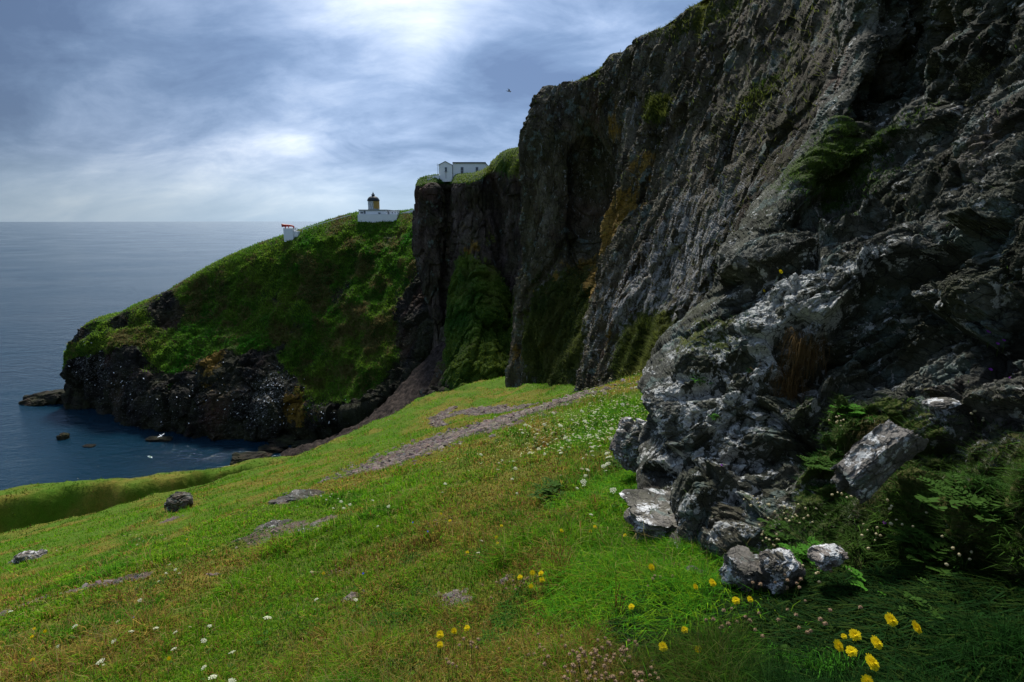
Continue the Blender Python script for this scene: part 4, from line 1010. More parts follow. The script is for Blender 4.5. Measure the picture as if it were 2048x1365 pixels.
chunk('boulder', at(540, 1080, -.03), (.14, .2, .08), M_BOUL, 'small pale stone in the turf below the flat layered rock', 13)
chunk('boulder', at(640, 1048, -.03), (.3, .2, .08), M_BOUL, 'sunken stone at the right end of the flat layered rocks', 14)
# rocks leaning against the foot of the outcrop
chunk('boulder', P(1284, 885, 5.9)+np.array((0, 0, -.04)), (.52, .55, .46), M_SLAB, 'rounded white speckled boulder in the grass left of the outcrop', 21, rot=(.1, .2, .3), subd=6)
chunk('boulder', P(1338, 1040, 3.95), (.58, .5, .30), M_SLAB, 'flat topped pale block jutting into the grass at the outcrop foot', 23, rot=(.05, .12, .1), power=6, subd=6, cut=[(0, 0, 1, .62)])
chunk('boulder', P(1392, 1162, 3.0), (.13, .16, .12), M_BOUL, 'small brown stone at the lower left foot of the outcrop', 24)
chunk('boulder', P(1493, 1140, 2.62), (.17, .18, .18), M_SLAB, 'split white block above the yellow flowers', 25, rot=(0, 0, .4), power=5, subd=6, cut=[(0, -.2, 1, .6)])
chunk('boulder', P(1555, 1142, 2.56), (.18, .18, .17), M_SLAB, 'pale grey rounded block right of the split white block', 26, rot=(.2, 0, .4), subd=6)
chunk('boulder', P(1752, 915, 2.72), (.42, .26, .17), M_SLAB, 'leaning slab patched with white lichen in the dark plants', 29, rot=(.25, -.62, .25), power=7, subd=6, cut=[(0, 1, 0, .5), (0, -1, .1, .5)])
chunk('boulder', P(1655, 1112, 2.45), (.14, .12, .08), M_SLAB, 'small white topped rock among the dark plants', 31, rot=(0, -.3, .1))
chunk('boulder', P(1880, 806, 2.9), (.14, .1, .035), M_SLAB, 'small white edged flake of rock high in the dark growth at right', 32, rot=(0, -.1, .1))
chunk('boulder', at(1330, 1362, .0), (.20, .2, .06), M_BOUL, 'flat pale stone at the bottom edge of the picture', 38)
chunk('boulder', at(915, 1212, .0), (.06, .05, .03), M_BOUL, 'small stone in the bare earth patch in the meadow', 39, subd=3)
# rocks in the sea
def searock(px, py, size, seed, label, **k):
    q = S(px, py, 0); return chunk('sea_rock', q, size, M_SEAROCK, label, seed, 'rock', **k)
searock(128, 877, (2.6, 2.4, 2.6), 51, 'small dark round rock standing in the open water', subd=4)
searock(178, 893, (3.0, 1.8, .7), 52, 'low rock awash right of the small round sea rock', subd=4)
searock(500, 921, (9, 6, 3.0), 53, 'pale flat rock in the water behind the lower ridge')
searock(545, 900, (7, 5, 2.2), 54, 'rock at the water edge right of the pale flat rock', subd=4)
searock(480, 936, (5, 4, 1.6), 55, 'low rock left of the pale flat rock', subd=4)
searock(570, 884, (8, 5, 3.2), 56, 'dark rock at the foot of the headland in the cove', subd=4)
searock(610, 892, (6, 5, 2.2), 57, 'rock at the innermost corner of the cove', subd=4)
searock(320, 880, (7, 3, 1.8), 58, 'low ledge at the waterline under the middle of the headland', subd=4)
searock(112, 800, (21, 9, 7.5), 59, 'long low rock spit sticking out from the headland tip', subd=6, rot=(0, -.13, -.15), power=2.4, cut=[(0, 0, 1, .75)])
searock(78, 806, (11, 6, 3.4), 60, 'seaward end of the rock spit', subd=5, rot=(0, -.12, -.2), power=2.4)
searock(165, 812, (10, 8, 12), 61, 'dark stub of rock where the spit joins the headland', subd=5)

# ------------------------------------------------------------------ birds
def gull_mesh(span=1.3):
    bm = bmesh.new()
    tube(bm, [(0, -.30, 0), (0, -.24, .02), (0, -.12, .02), (0, .05, 0), (0, .2, 0), (0, .32, .01)], [.01, .035, .06, .065, .045, .02], 8)
    for s in (-1, 1):
        st_ = [(s*.04, -.02, .02, .20), (s*span*.22, -.06, .13, .17), (s*span*.38, -.01, .12, .11), (s*span*.5, .07, .06, .02)]
        rows = [[bm.verts.new((x, y-c*.5, z+.008)), bm.verts.new((x, y+c*.5, z)), bm.verts.new((x, y, z-.012))] for x, y, z, c in st_]
        for A_, B_ in zip(rows, rows[1:]):
            for i in range(3): bm.faces.new((A_[i], A_[(i+1) % 3], B_[(i+1) % 3], B_[i]))
    t = [bm.verts.new(p) for p in ((-.02, .3, .01), (.02, .3, .01), (.07, .42, .01), (-.07, .42, .01))]; bm.faces.new(t)
    me = bpy.data.meshes.new('gull'); bm.to_mesh(me); bm.free(); return me
gm = gull_mesh(); gm.materials.append(M_BIRD); gmd = gull_mesh(); gmd.materials.append(M_BIRDG)
for me_, px, py, Y, rot, lab in ((gmd, 1018, 183, 95, (.2, .15, 1.3), 'gull gliding in the sky above the white building'), (gmd, 1095, 198, 120, (.1, .3, .4), 'tiny far off gull beside the top of the big cliff'),
                         (gm, 300, 915, 80, (.5, .5, 1.9), 'white gull flying low over the dark water of the cove'), (gm, 322, 872, 120, (.5, -.3, .9), 'white gull flying against the dark foot of the headland')):
    o = bpy.data.objects.new('gull', me_); COL.objects.link(o); o.location = tuple(P(px, py, Y)); o.rotation_euler = rot; o.scale = (1.25,)*3; tag(o, lab, 'gull')
# nesting seabirds on the ledges
bm = bmesh.new(); tube(bm, [(0, .22, -.05), (0, .12, .02), (0, 0, .06), (0, -.09, .16), (0, -.13, .22), (0, -.2, .22)], [.02, .08, .10, .07, .05, .01], 7)
nb = bpy.data.meshes.new('seabird'); bm.to_mesh(nb); bm.free(); nb.materials.append(M_BIRD)
spots_ = [(170, 715, 35, 40), (215, 755, 45, 40), (265, 790, 45, 30), (520, 800, 60, 40), (560, 765, 35, 30), (545, 815, 30, 40), (330, 815, 60, 30), (450, 810, 60, 40), (630, 830, 60, 30), (400, 770, 60, 30)]
cnt = 0
for i in range(700):
    if cnt >= 120: break
    a, b, sx_, sy_ = random.choice(spots_); px = random.gauss(a, sx_*.6); py = random.gauss(b, sy_*.6)
    h_ = BV_HEAD.ray_cast(EYE, pdir(px, py).normalized())
    if h_[0] is None or h_[0].z < 2: continue
    o = bpy.data.objects.new('seabird', nb); COL.objects.link(o); d = (EYE-h_[0]).normalized()
    o.location = h_[0]+d*.25; o.rotation_euler = (0, 0, random.uniform(0, 6.28)); s_ = random.uniform(.6, 1.25); o.scale = (s_,)*3
    tag(o, 'white seabird nesting on the dark ledges of the headland', 'seabird', 'seabirds nesting on the headland ledges'); cnt += 1

# ------------------------------------------------------------------ flowers and plants
def petals(bm, c, nrm, r, n, w, lift=.25, inner=0.0, mi=0, jag=0):
    nrm = Vector(nrm).normalized(); a = nrm.orthogonal().normalized(); b = nrm.cross(a)
    for i in range(n):
        t = 2*math.pi*(i+random.uniform(-.25, .25))/n; rr_ = r*random.uniform(.85, 1.08); d = a*math.cos(t)+b*math.sin(t); s_ = nrm.cross(d)
        p0 = c+d*inner; p1 = c+d*rr_*.6+nrm*r*lift*.7; p2 = c+d*rr_+nrm*r*lift*random.uniform(.6, 1.2)
        v = [bm.verts.new(x) for x in (p0-s_*w*.35, p0+s_*w*.35, p1+s_*w*.55, p2+s_*w*.42, p2-s_*w*.42, p1-s_*w*.55)]
        f = bm.faces.new(v); f.material_index = mi
def stem_pts(h, lean=.12, n=5, az=None):
    az = random.uniform(0, 6.28) if az is None else az
    return [(math.cos(az)*lean*h*(i/(n-1))**2, math.sin(az)*lean*h*(i/(n-1))**2, h*i/(n-1)-.03*(i == 0)) for i in range(n)]
TOW = Vector((0, -.62, .78))       # heads turn a little toward the open slope
def mk_hawkbit(h=.16, r=.019):
    TOW = Vector((random.uniform(-.4, .4), random.uniform(-.8, -.35), .75)).normalized()
    root = empty('yellow_flower', (0, 0, 0), 'x', 'flower')
    pts = stem_pts(h, .10); bm = bmesh.new(); tube(bm, pts, [.0018, .0016, .0014, .0013, .0012], 5); bm_obj('stem', bm, M_STEM, root, True)
    c = Vector(pts[-1]); bm = bmesh.new()
    petals(bm, c, TOW, r, 26, r*.20, .05, r*.15); petals(bm, c+TOW*.0015, TOW, r*.74, 20, r*.18, .16, r*.1); petals(bm, c+TOW*.003, TOW, r*.48, 14, r*.18, .3, 0)
    fhd = bm_obj('flower_head', bm, M_YEL, root)
    bm = bmesh.new(); petals(bm, c+TOW*.004, TOW, r*.3, 10, r*.14, .9, 0); bm_obj('centre', bm, M_YELC, fhd)
    bm = bmesh.new(); tube(bm, [tuple(c-TOW*.009), tuple(c-TOW*.005), tuple(c)], [.002, .0045, .005], 7); bm_obj('bud_base', bm, M_LEAF, root, True)
    return root
def mk_umbel(h=.3, r=.04, mat=None, nray=17):
    root = empty('umbel_flower', (0, 0, 0), 'x', 'flower')
    pts = stem_pts(h, .12); bm = bmesh.new(); tube(bm, pts, [.004, .0035, .003, .0025, .002], 5); bm_obj('stem', bm, M_STEM, root, True)
    c = Vector(pts[-1]); bm = bmesh.new(); bs = bmesh.new(); up = Vector((0, -.35, .93)).normalized(); a = up.orthogonal().normalized(); b = up.cross(a)
    for i in range(nray):
        q = math.sqrt((i+.5)/nray); t = i*2.4; e = c+(a*math.cos(t)+b*math.sin(t))*r*q*random.uniform(.85, 1.1)+up*r*(.75-.28*q*q)
        tube(bs, [tuple(c), tuple(e)], .0009, 3)
        for j in range(6):
            t2 = j*1.05+random.random(); k = .23*r; cc_ = e+(a*math.cos(t2)+b*math.sin(t2))*k*.55+up*random.uniform(-.1, .25)*k
            n_u = (up+Vector((random.uniform(-.5, .5), random.uniform(-.5, .5), 0))).normalized(); aa = n_u.orthogonal().normalized(); b2 = n_u.cross(aa)
            vs = [bm.verts.new(cc_+(aa*math.cos(6.283*m/5)+b2*math.sin(6.283*m/5))*k*random.uniform(.35, .62)) for m in range(5)]; bm.faces.new(vs)
    hd = bm_obj('flower_head', bm, mat or M_WHITE, root); bm_obj('ray', bs, M_STEM, hd)
    bm = bmesh.new()
    for k in range(3):
        az = k*2.1+random.random(); leaflet_fan(bm, Vector((0, 0, h*.15*k)), az, .09+.03*random.random(), 5)
    bm_obj('leaf', bm, M_LEAF, root); return root
def leaflet_fan(bm, base, az, L, n, droop=.5):
    d = Vector((math.cos(az), math.sin(az), .75)).normalized(); s_ = Vector((-math.sin(az), math.cos(az), 0)); up = Vector((0, 0, 1))
    for i in range(n):
        t = (i+1)/n; c = base+d*L*t-up*L*droop*t*t*.6; w_ = L*.32*(1.15-t*.75)
        for sg in ((-1, 1) if i < n-1 else (0,)):
            e = c+s_*w_*sg+d*w_*(.5 if sg else 1.1)+up*random.uniform(-.25, .15)*w_; m1 = (c+e)/2; pr = (e-c).cross(up).normalized()*w_*.30
            q = [bm.verts.new(x) for x in (c, m1+pr, c+(e-c)*.75+pr*.8, e, c+(e-c)*.75-pr*.8, m1-pr)]; bm.faces.new(q)
def mk_leafy(h=.12, n=16, mat=None):
    root = empty('leafy_plant', (0, 0, 0), 'x', 'plant')
    bm = bmesh.new()
    for i in range(n):
        az = random.uniform(0, 6.28); q = Vector((random.gauss(0, h*.4), random.gauss(0, h*.4), random.uniform(0, h*.5))); leaflet_fan(bm, q, az, h*random.uniform(.5, 1.0), 6, .6)
    bm_obj('leaf', bm, mat or M_LEAF, root)
    bm = bmesh.new()
    for i in range(6): tube(bm, [(0, 0, -.02), (random.gauss(0, h*.3), random.gauss(0, h*.3), h*.7)], .0015, 4)
    bm_obj('stem', bm, M_STEM, root); return root
def ball_head(bm, c, r, n=16):
    for i in range(n):
        z = 1-1.7*(i+.5)/n; rr_ = math.sqrt(max(0, 1-z*z)); t = i*2.4; d = Vector((rr_*math.cos(t), rr_*math.sin(t), z)); s_ = d.orthogonal().normalized(); u = d.cross(s_)
        p = c+d*r*.55; e = c+d*r*random.uniform(.9, 1.15)
        v = [bm.verts.new(x) for x in (p-s_*r*.28, p-u*r*.28, e, p+s_*r*.28, p+u*r*.28)]; bm.faces.new(v)
    bmesh.ops.create_icosphere(bm, subdivisions=1, radius=r*.72, matrix=Matrix.Translation(c))
def mk_thrift(nh, spread, h=.13, r=.010, name='thrift_cushion', mat=None):
    root = empty(name, (0, 0, 0), 'x', 'plant')
    bs = bmesh.new(); hb = bmesh.new(); ball_head(hb, Vector((0, 0, 0)), r); h0 = None
    for i in range(nh):
        x, y = random.gauss(0, spread), random.gauss(0, spread*.7); z = h*random.uniform(.6, 1.15); x2, y2 = x*1.15+random.gauss(0, .01), y*1.15+random.gauss(0, .01)
        gz = .27*x-.3*y
        tube(bs, [(x*.8, y*.8, gz-.03), ((x+x2)/2, (y+y2)/2, gz+z*.6), (x2, y2, gz+z)], .0010, 3)
        if h0 is None: h0 = bm_obj('seed_head', hb, mat or M_BROWN, root); o = h0
        else: o = h0.copy(); COL.objects.link(o); o.parent = root
        o.location = (x2, y2, gz+z); o.rotation_euler = (random.uniform(-.5, .5), random.uniform(-.5, .5), random.random()*6); s_ = random.uniform(.75, 1.2); o.scale = (s_,)*3
    bm_obj('stem', bs, M_STEM, root); return root
def mk_campion(nc, spread, h=.12):
    root = empty('campion', (0, 0, 0), 'x', 'plant')
    bs = bmesh.new(); bl = bmesh.new(); h0 = None
    for i in range(nc):
        x, y = random.gauss(0, spread), random.gauss(0, spread*.6); z = h*random.uniform(.45, 1.2); d = Vector((random.gauss(0, .5), -.5+random.gauss(0, .4), random.uniform(-.2, .8))).normalized()
        mid = Vector((x*.6, y*.6, z*.7)); e = Vector((x, y, z)); tube(bs, [(x*.1, y*.1, -.02), tuple(mid), tuple(e)], .0009, 3)
        for k in range(3): leaflet_fan(bl, mid+Vector((random.gauss(0, .012), random.gauss(0, .012), -.02*k)), random.uniform(0, 6.28), .028, 2)
        if h0 is None:
            hb = bmesh.new(); tube(hb, [(0, 0, 0), (0, 0, .003), (0, 0, .008), (0, 0, .013), (0, 0, .016)], [.0015, .0055, .0066, .0050, .0032], 9)
            h0 = bm_obj('seed_capsule', hb, M_CREAM, root, True); o = h0
        else: o = h0.copy(); COL.objects.link(o); o.parent = root
        o.location = e; o.rotation_euler = d.to_track_quat('Z', 'Y').to_euler(); s_ = random.uniform(.7, 1.15); o.scale = (s_,)*3
    bm_obj('stem', bs, M_STEM, root); bm_obj('leaf', bl, M_LEAF, root); return root
def mk_small(name, mat, h, r, npet):
    root = empty(name, (0, 0, 0), 'x', 'flower'); pts = stem_pts(h, .15); bm = bmesh.new(); tube(bm, pts, .0012, 4); bm_obj('stem', bm, M_STEM, root, True)
    bm = bmesh.new(); petals(bm, Vector(pts[-1]), TOW, r, npet, r*.7, .35, 0); petals(bm, Vector(pts[-1])+TOW*.002, TOW, r*.6, npet, r*.5, .6, 0); bm_obj('flower_head', bm, mat, root); return root
def put(proto, first, loc, label, group=None, rz=0, sc=1, tilt=(0, 0)):
    if first: r_ = proto
    else:
        r_ = proto.copy(); COL.objects.link(r_)
        for ch in list(proto.children):
            c_ = ch.copy(); COL.objects.link(c_); c_.parent = r_
            for g_ in ch.children: d_ = g_.copy(); COL.objects.link(d_); d_.parent = c_
    r_.location = tuple(float(a) for a in loc); r_.rotation_euler = (tilt[0], tilt[1], rz); r_.scale = (sc,)*3; r_['label'] = label
    if group: r_['group'] = group
    return r_

# yellow flower heads: (head px, head py, relative size, label)
YF = [(1782, 1240, 1.15, 'large yellow flower, topmost of the cluster at the lower right'), (1833, 1255, 1.1, 'large yellow flower tilted to the right, rightmost of the lower right cluster'),
 (1710, 1270, .95, 'yellow flower beside the small orange bud'), (1753, 1286, 1.1, 'ragged yellow flower in the middle of the lower right cluster'), (1677, 1292, 1.0, 'yellow flower at the left end of the lower right cluster'),
 (1703, 1303, .85, 'smaller yellow flower right below the left end of the cluster'), (1744, 1325, 1.25, 'largest yellow flower, lowest of the lower right cluster'), (1735, 1363, .9, 'yellow flower cut by the bottom edge under the lower right cluster'),
 (1688, 1273, .5, 'small half open orange yellow bud in the lower right cluster'), (1425, 1166, .95, 'yellow flower by the foot of the outcrop, right of its pair'), (1391, 1174, .75, 'yellow flower by the foot of the outcrop, left of its pair'),
 (1472, 1201, .8, 'orange yellow flower under the split white block'), (1500, 1199, .7, 'small yellow flower right under the split white block'), (1303, 1135, .95, 'yellow flower alone in the bright grass left of the outcrop foot'),
 (1369, 1260, .7, 'yellow flower between the outcrop foot and the seed head cushion'), (1326, 1294, .95, 'yellow flower above right of the brown seed head cushion'), (1397, 1300, .8, 'narrow yellow flower seen from the side near the bottom'),
 (1263, 1214, .8, 'yellow flower above the brown seed head cushion'), (1190, 1054, .8, 'upper of two yellow flowers left of the flat topped block'), (1181, 1063, .75, 'lower of two yellow flowers left of the flat topped block'),
 (1250, 1071, .75, 'yellow flower just left of the flat topped pale block'), (1123, 1062, .9, 'yellow flower standing alone in the grass below the dark leafy plant'), (1065, 1146, 1.0, 'top left yellow flower of the group of five in mid meadow'),
 (1082, 1147, .95, 'top right yellow flower of the group of five in mid meadow'), (1084, 1160, 1.0, 'right hand yellow flower of the group of five in mid meadow'), (1062, 1173, .85, 'lowest yellow flower of the group of five in mid meadow'),
 (1040, 1155, .95, 'leftmost yellow flower of the group of five in mid meadow'), (880, 1269, 1.15, 'leftmost yellow flower of three in a row near the bottom'), (908, 1262, .95, 'middle yellow flower of three in a row near the bottom'),
 (934, 1256, .9, 'rightmost yellow flower of three in a row near the bottom'), (880, 1290, .95, 'yellow flower under the row of three near the bottom'), (882, 1028, .8, 'yellow flower on the mid slope, upper left of a pair'),
 (900, 1042, .9, 'yellow flower on the mid slope, lower right of a pair'), (1003, 1052, .75, 'orange yellow flower on the mid slope right of the pair'), (993, 1075, .85, 'yellow flower seen edge on, above another in mid meadow'),
 (995, 1087, .7, 'small yellow flower below the edge on one in mid meadow'), (935, 1105, .75, 'small yellow flower beside a white umbel in mid meadow'), (647, 1147, .8, 'yellow flower in the left half of the meadow'),
 (374, 1079, .9, 'yellow flower near the cream umbel clump on the left'), (68, 1258, 1.0, 'upper left yellow flower of the trio at the far left'), (90, 1263, 1.0, 'right yellow flower of the trio at the far left'),
 (64, 1274, 1.0, 'lower left yellow flower of the trio at the far left'), (65, 1320, 1.0, 'yellow flower below the trio at the far left'), (338, 1317, .8, 'dull yellow flower near the bottom left')]
HB = [mk_hawkbit(h_, .0225) for h_ in (.13, .16, .20)]; HBH = (.13, .16, .20); HXY = []
for o_ in HB:
    st_o = [c_ for c_ in o_.children if c_.name.startswith('stem')][0]; vv = [v.co for v in st_o.data.vertices][-5:]; HXY.append(np.array((sum(v.x for v in vv)/5, sum(v.y for v in vv)/5)))
used = [False]*3
for i, (px, py, sc_, lab) in enumerate(YF):
    k = i % 3; s_ = sc_*(1.0 if px > 1300 else .9); 
    q = hit(px, py, HBH[k]*s_); rz_ = random.uniform(-.5, .5); hxy = HXY[k]*s_
    q = q-np.array((hxy[0]*math.cos(rz_)-hxy[1]*math.sin(rz_), hxy[0]*math.sin(rz_)+hxy[1]*math.cos(rz_), 0))
    put(HB[k], not used[k], q, lab, 'yellow flowers scattered over the meadow', rz_, s_); used[k] = True
for px, py, lab in ((1550, 541, 'yellow flower growing high on the outcrop against the cliff'), (1521, 570, 'small yellow flower lower left of the one high on the outcrop')):
    q, nn_ = hit_out(px, py+28); put(HB[0], False, q, lab, 'yellow flowers on the outcrop', .2, 1.0 if px == 1550 else .7, (.35, 0))

# white umbels
UM = [mk_umbel(h_, r_, m_) for h_, r_, m_ in ((.26, .040, M_WHITE), (.32, .050, M_WHITE), (.22, .034, M_CREAM))]; UH = (.30, .37, .25); uu = [False]*3
def umb(px, py, k, sc_, lab, grp):
    q = hit(px, py, UH[k]*sc_)
    if q is None or math.hypot(q[0], q[1]) > 75: return
    if q[1] < 12: sc_ *= .62
    q = hit(px, py, UH[k]*sc_)
    put(UM[k], not uu[k], q, lab, grp, random.uniform(0, 6.28), sc_, (random.uniform(-.1, .1), random.uniform(-.12, .12))); uu[k] = True
for px, py, k, sc_, lab in ((460, 1307, 0, .8, 'white umbel near the bottom left, above the pair at the edge'), (433, 1345, 1, .8, 'white umbel at the bottom edge, left of a pair'), (462, 1354, 0, .8, 'white umbel at the bottom edge, right of a pair'),
  (350, 1265, 0, .7, 'small white umbel on the left of the lower meadow'), (420, 1247, 0, .7, 'white umbel above right of the small one in the lower meadow'), (355, 1137, 0, .85, 'white umbel, the densest of the group on the left slope'), (337, 1130, 0, .7, 'white umbel just left of the densest one on the left slope'),
  (330, 1145, 0, .7, 'small white umbel below left of the densest one on the left slope'), (318, 1163, 0, .6, 'lowest white umbel of the group on the left slope'), (357, 1146, 0, .7, 'white umbel just below the densest one on the left slope'), (425, 1100, 0, .6, 'white umbel above the group on the left slope'),
  (620, 1142, 0, .7, 'white umbel in the left middle of the meadow'), (632, 1200, 0, .65, 'white umbel alone in the middle of the meadow'), (710, 1194, 0, .7, 'white umbel right of the lone one in mid meadow'), (952, 1106, 0, .65, 'white umbel beside the small yellow flower'),
  (960, 1080, 0, .6, 'white umbel above the small yellow flower'), (758, 1052, 0, .7, 'white umbel on the mid slope'), (1185, 1026, 1, .6, 'white umbel in the tall grass left of the flat topped block'), (882, 985, 0, .7, 'white umbel on the upper mid slope'),
  (1130, 871, 1, .85, 'large white umbel, brightest in the drift beside the cliff'), (1148, 868, 1, .6, 'white umbel right of the brightest one in the drift'), (1140, 880, 1, .7, 'white umbel under the brightest one in the drift'), (1068, 893, 0, .8, 'white umbel left of the brightest one in the drift'),
  (1055, 895, 0, .7, 'white umbel at the left of the drift'), (960, 907, 0, 1.1, 'wide white umbel near the end of the stones'), (1002, 919, 0, .9, 'white umbel below the wide one near the stones'), (998, 925, 0, .7, 'small white umbel below the wide one'),
  (1165, 970, 1, .7, 'cream white umbel cluster between meadow and boulder'), (1155, 975, 1, .6, 'left hand part of the cream white umbel cluster'), (1005, 830, 1, .6, 'white umbel beside the end of the stony path')): umb(px, py, k, sc_, lab, 'white umbel flowers')
random.seed(21)
for (cx_, cy_, sx_, sy_, num, grp, lab) in ((1180, 850, 75, 45, 150, 'umbels of the drift beside the cliff', 'small pale umbel in the crowded drift between path and cliff'),
      (1265, 780, 55, 26, 80, 'umbels along the foot of the big cliff', 'tiny cream umbel at the grassy foot of the big cliff'), (1050, 930, 100, 35, 18, 'umbels below the stony path', 'pale umbel on the bright grass below the stony path'),
      (290, 1075, 30, 10, 16, 'cream umbels in the clump at the left edge of the slope', 'cream umbel in the clump at the left edge of the slope'), (680, 995, 60, 12, 14, 'umbels above the mid meadow', 'small white umbel on the upper meadow near the flat rock'),
      (60, 1100, 40, 12, 12, 'umbels behind the white lichened rock', 'cream umbel behind the white lichened rock'), (800, 855, 90, 22, 16, 'umbels on the far grass bank', 'tiny white umbel on the far bank beyond the path'),
      (250, 1290, 110, 40, 16, 'small umbels in the lower left meadow', 'small dull umbel in the shaded lower left meadow')):
    c_ = 0; t_ = 0
    while c_ < num and t_ < num*6:
        t_ += 1; px = random.gauss(cx_, sx_); py = random.gauss(cy_, sy_)
        if px > 1330: continue
        k = random.choice((0, 0, 1, 2)) if 'cream' not in lab else 2
        if hit(px, py, .2) is None: continue
        umb(px, py, k, random.uniform(.6, 1.1)*(1.3 if 'cliff' in lab else 1), lab, grp); c_ += 1

# the rest of the drift, past counting: far flower heads
k_ = 0; FV = []; 
for t in range(5200):
    px = random.gauss(1170, 110); py = random.gauss(840, 55)
    if px > 1345 or py < 735: continue
    FV.append((px, py))
dd_ = np.array([(pdir(a, b).x/pdir(a, b).y, 0) for a, b in FV]); FP = []
for a, b in FV[:1700]:
    q = hit(a, b, .15)
    if q is not None and q[1] > 9: FP.append(q+np.array((0, 0, .15)))
FP = np.array(FP); nf = len(FP); rg = np.random.default_rng(3); sz = rg.uniform(.010, .026, nf)[:, None]*np.where(FP[:, 1:2] > 20, 1.4, 1.0)
an = np.arange(6)*math.pi/3; ring = np.stack([np.cos(an), np.sin(an), np.zeros(6)], 1)[None]*sz[:, None]*rg.uniform(.6, 1.2, (nf, 6, 1)); ring[..., 2] += rg.normal(0, .004, (nf, 6))-.35*ring[..., 1]
V = np.concatenate([(FP[:, None]+np.array((0, 0, .006))), FP[:, None]+ring], 1).reshape(-1, 3); b7 = np.arange(nf)[:, None, None]*7
T = (b7+np.array([(0, i+1, (i+1) % 6+1) for i in range(6)])[None]).reshape(-1, 3)
cF = np.repeat(np.array((.70, .70, .38))*rg.uniform(.7, 1.1, (nf, 1)), 7, 0)
link('small_umbels', mesh_np('small_umbels', V, None, T, None, M_BLADE, True, cF), kind='stuff', label='multitude of tiny cream flower heads in the grass beside the cliff')

# brown thrift seed heads in cushions
random.seed(5)
for px, py, nh, sp_, lab in ((1190, 1320, 75, .085, 'cushion of many brown papery seed heads at the bottom of the picture'), (1260, 1362, 30, .06, 'smaller cushion of brown seed heads cut by the bottom edge'), (1020, 1170, 16, .07, 'loose brown seed heads beside the group of five yellow flowers'),
      (945, 1290, 9, .04, 'few brown seed heads right of the three yellow flowers'), (905, 1330, 5, .03, 'pair of brown seed heads near the bottom centre'), (680, 1145, 12, .08, 'small brown seed heads in the left half of the meadow'), (870, 1050, 18, .12, 'cream brown seed heads beside the yellow pair on the mid slope'),
      (1080, 1290, 8, .05, 'scattered brown seed heads left of the big cushion'), (1310, 1165, 7, .04, 'brown seed heads below the lone yellow flower'), (1490, 1250, 14, .08, 'brown seed heads in the dark grass under the outcrop'), (1620, 1240, 12, .08, 'brown seed heads left of the yellow flower cluster'),
      (1560, 1180, 12, .06, 'pale seed heads right under the rounded block')):
    q = hit(px, py, .10)
    o = mk_thrift(nh, sp_); o.location = tuple(q); o['label'] = lab; o['group'] = 'thrift gone to seed'
# campions with cream capsules on the dark right side
for px, py, nc, sp_, lab in ((1590, 1050, 26, .11, 'bladder like cream seed capsules on the plants above the small white topped rock'), (1545, 1100, 14, .05, 'cream capsules hanging just above the rounded block'), (1850, 1060, 20, .13, 'cream capsules scattered in the dark plants right of the leaning slab'),
      (1930, 1130, 16, .12, 'cream capsules low at the right edge'), (1700, 1010, 12, .07, 'capsules at the foot of the leaning slab'), (1680, 860, 9, .05, 'yellowish capsules under the bright green fern tuft'), (1960, 860, 8, .08, 'pale capsules high at the right edge'), (1760, 1100, 16, .10, 'capsules among leaves in the centre of the dark slope'),
      (1500, 1020, 8, .05, 'small capsules on the buttress'), (1640, 1170, 12, .09, 'capsules in the shade under the outcrop')):
    q, nn_ = hit_out(px, py); o = mk_campion(nc, sp_); o.location = tuple(np.array(q)+np.array(nn_)*.0-np.array((0, 0, .02))); o['label'] = lab; o['group'] = 'campion plants in seed'
# leafy clumps
M_LEAFB = leaf_mat('leaf_bright', .4, (.07, .22, .02)); M_LEAFD = leaf_mat('leaf_dark', .3, (.040, .095, .012))
for px, py, h_, n_, m_, on, lab in ((1700, 825, .13, 34, M_LEAFB, 1, 'bright green feathery tuft growing in a hollow of the outcrop'), (1640, 930, .12, 30, M_LEAFD, 1, 'dark green leafy tuft below the bright feathery one'), (1610, 1110, .12, 30, M_LEAFB, 1, 'green feathery plant above the rounded block'),
      (1560, 1060, .11, 24, M_LEAFD, 1, 'dark leafy plant on the buttress'), (1500, 740, .05, 12, M_LEAFB, 1, 'tiny green tuft on the outcrop'), (1400, 760, .10, 18, M_LEAFB, 1, 'moss green tuft on top of the overhanging slab'), (1110, 992, .26, 46, M_LEAFD, 0, 'dark leafy plant in the bright grass left of the outcrop'),
      (1250, 930, .22, 26, M_LEAFD, 0, 'leafy plant beside the rounded speckled boulder'), (1850, 1100, .16, 36, M_LEAFD, 1, 'dark leafy growth right of the leaning slab'), (1920, 1010, .15, 30, M_LEAFD, 1, 'leafy growth near the right edge'), (1780, 1180, .12, 30, M_LEAFB, 0, 'leafy plant above the yellow flower cluster'),
      (1900, 1220, .14, 34, M_LEAFD, 0, 'dark leafy plant right of the yellow flower cluster'), (1590, 1215, .10, 26, M_LEAFB, 0, 'feathery plant in the dark grass under the outcrop'), (1620, 1310, .10, 26, M_LEAFD, 0, 'dark leafy plant left of the lower right cluster'), (850, 1290, .07, 16, M_LEAFD, 0, 'low leafy plant beside the three yellow flowers'),
      (1220, 1270, .08, 18, M_LEAFD, 0, 'broad leaved plant above the brown cushion'), (830, 760, .9, 30, M_LEAFD, 0, 'bushy growth on the far bank'), (1910, 930, .05, 9, M_LEAFB, 1, 'single bright sprig of leaves in the black shade at right'), (1430, 830, .06, 14, M_LEAFB, 1, 'small green plant in a crack of the outcrop'),
      (1040, 1340, .08, 20, M_LEAFB, 0, 'pale green feathery plant near the bottom centre'), (270, 1085, .22, 30, M_LEAFD, 0, 'leafy base of the cream umbel clump')):
    if on: q = hit_out(px, py)[0]
    else: q = hit(px, py, .03)
    if q is None: continue
    o = mk_leafy(h_, n_, m_); o.location = tuple(float(a) for a in np.array(q)+np.array((0, -.02, -.03))); o['label'] = lab
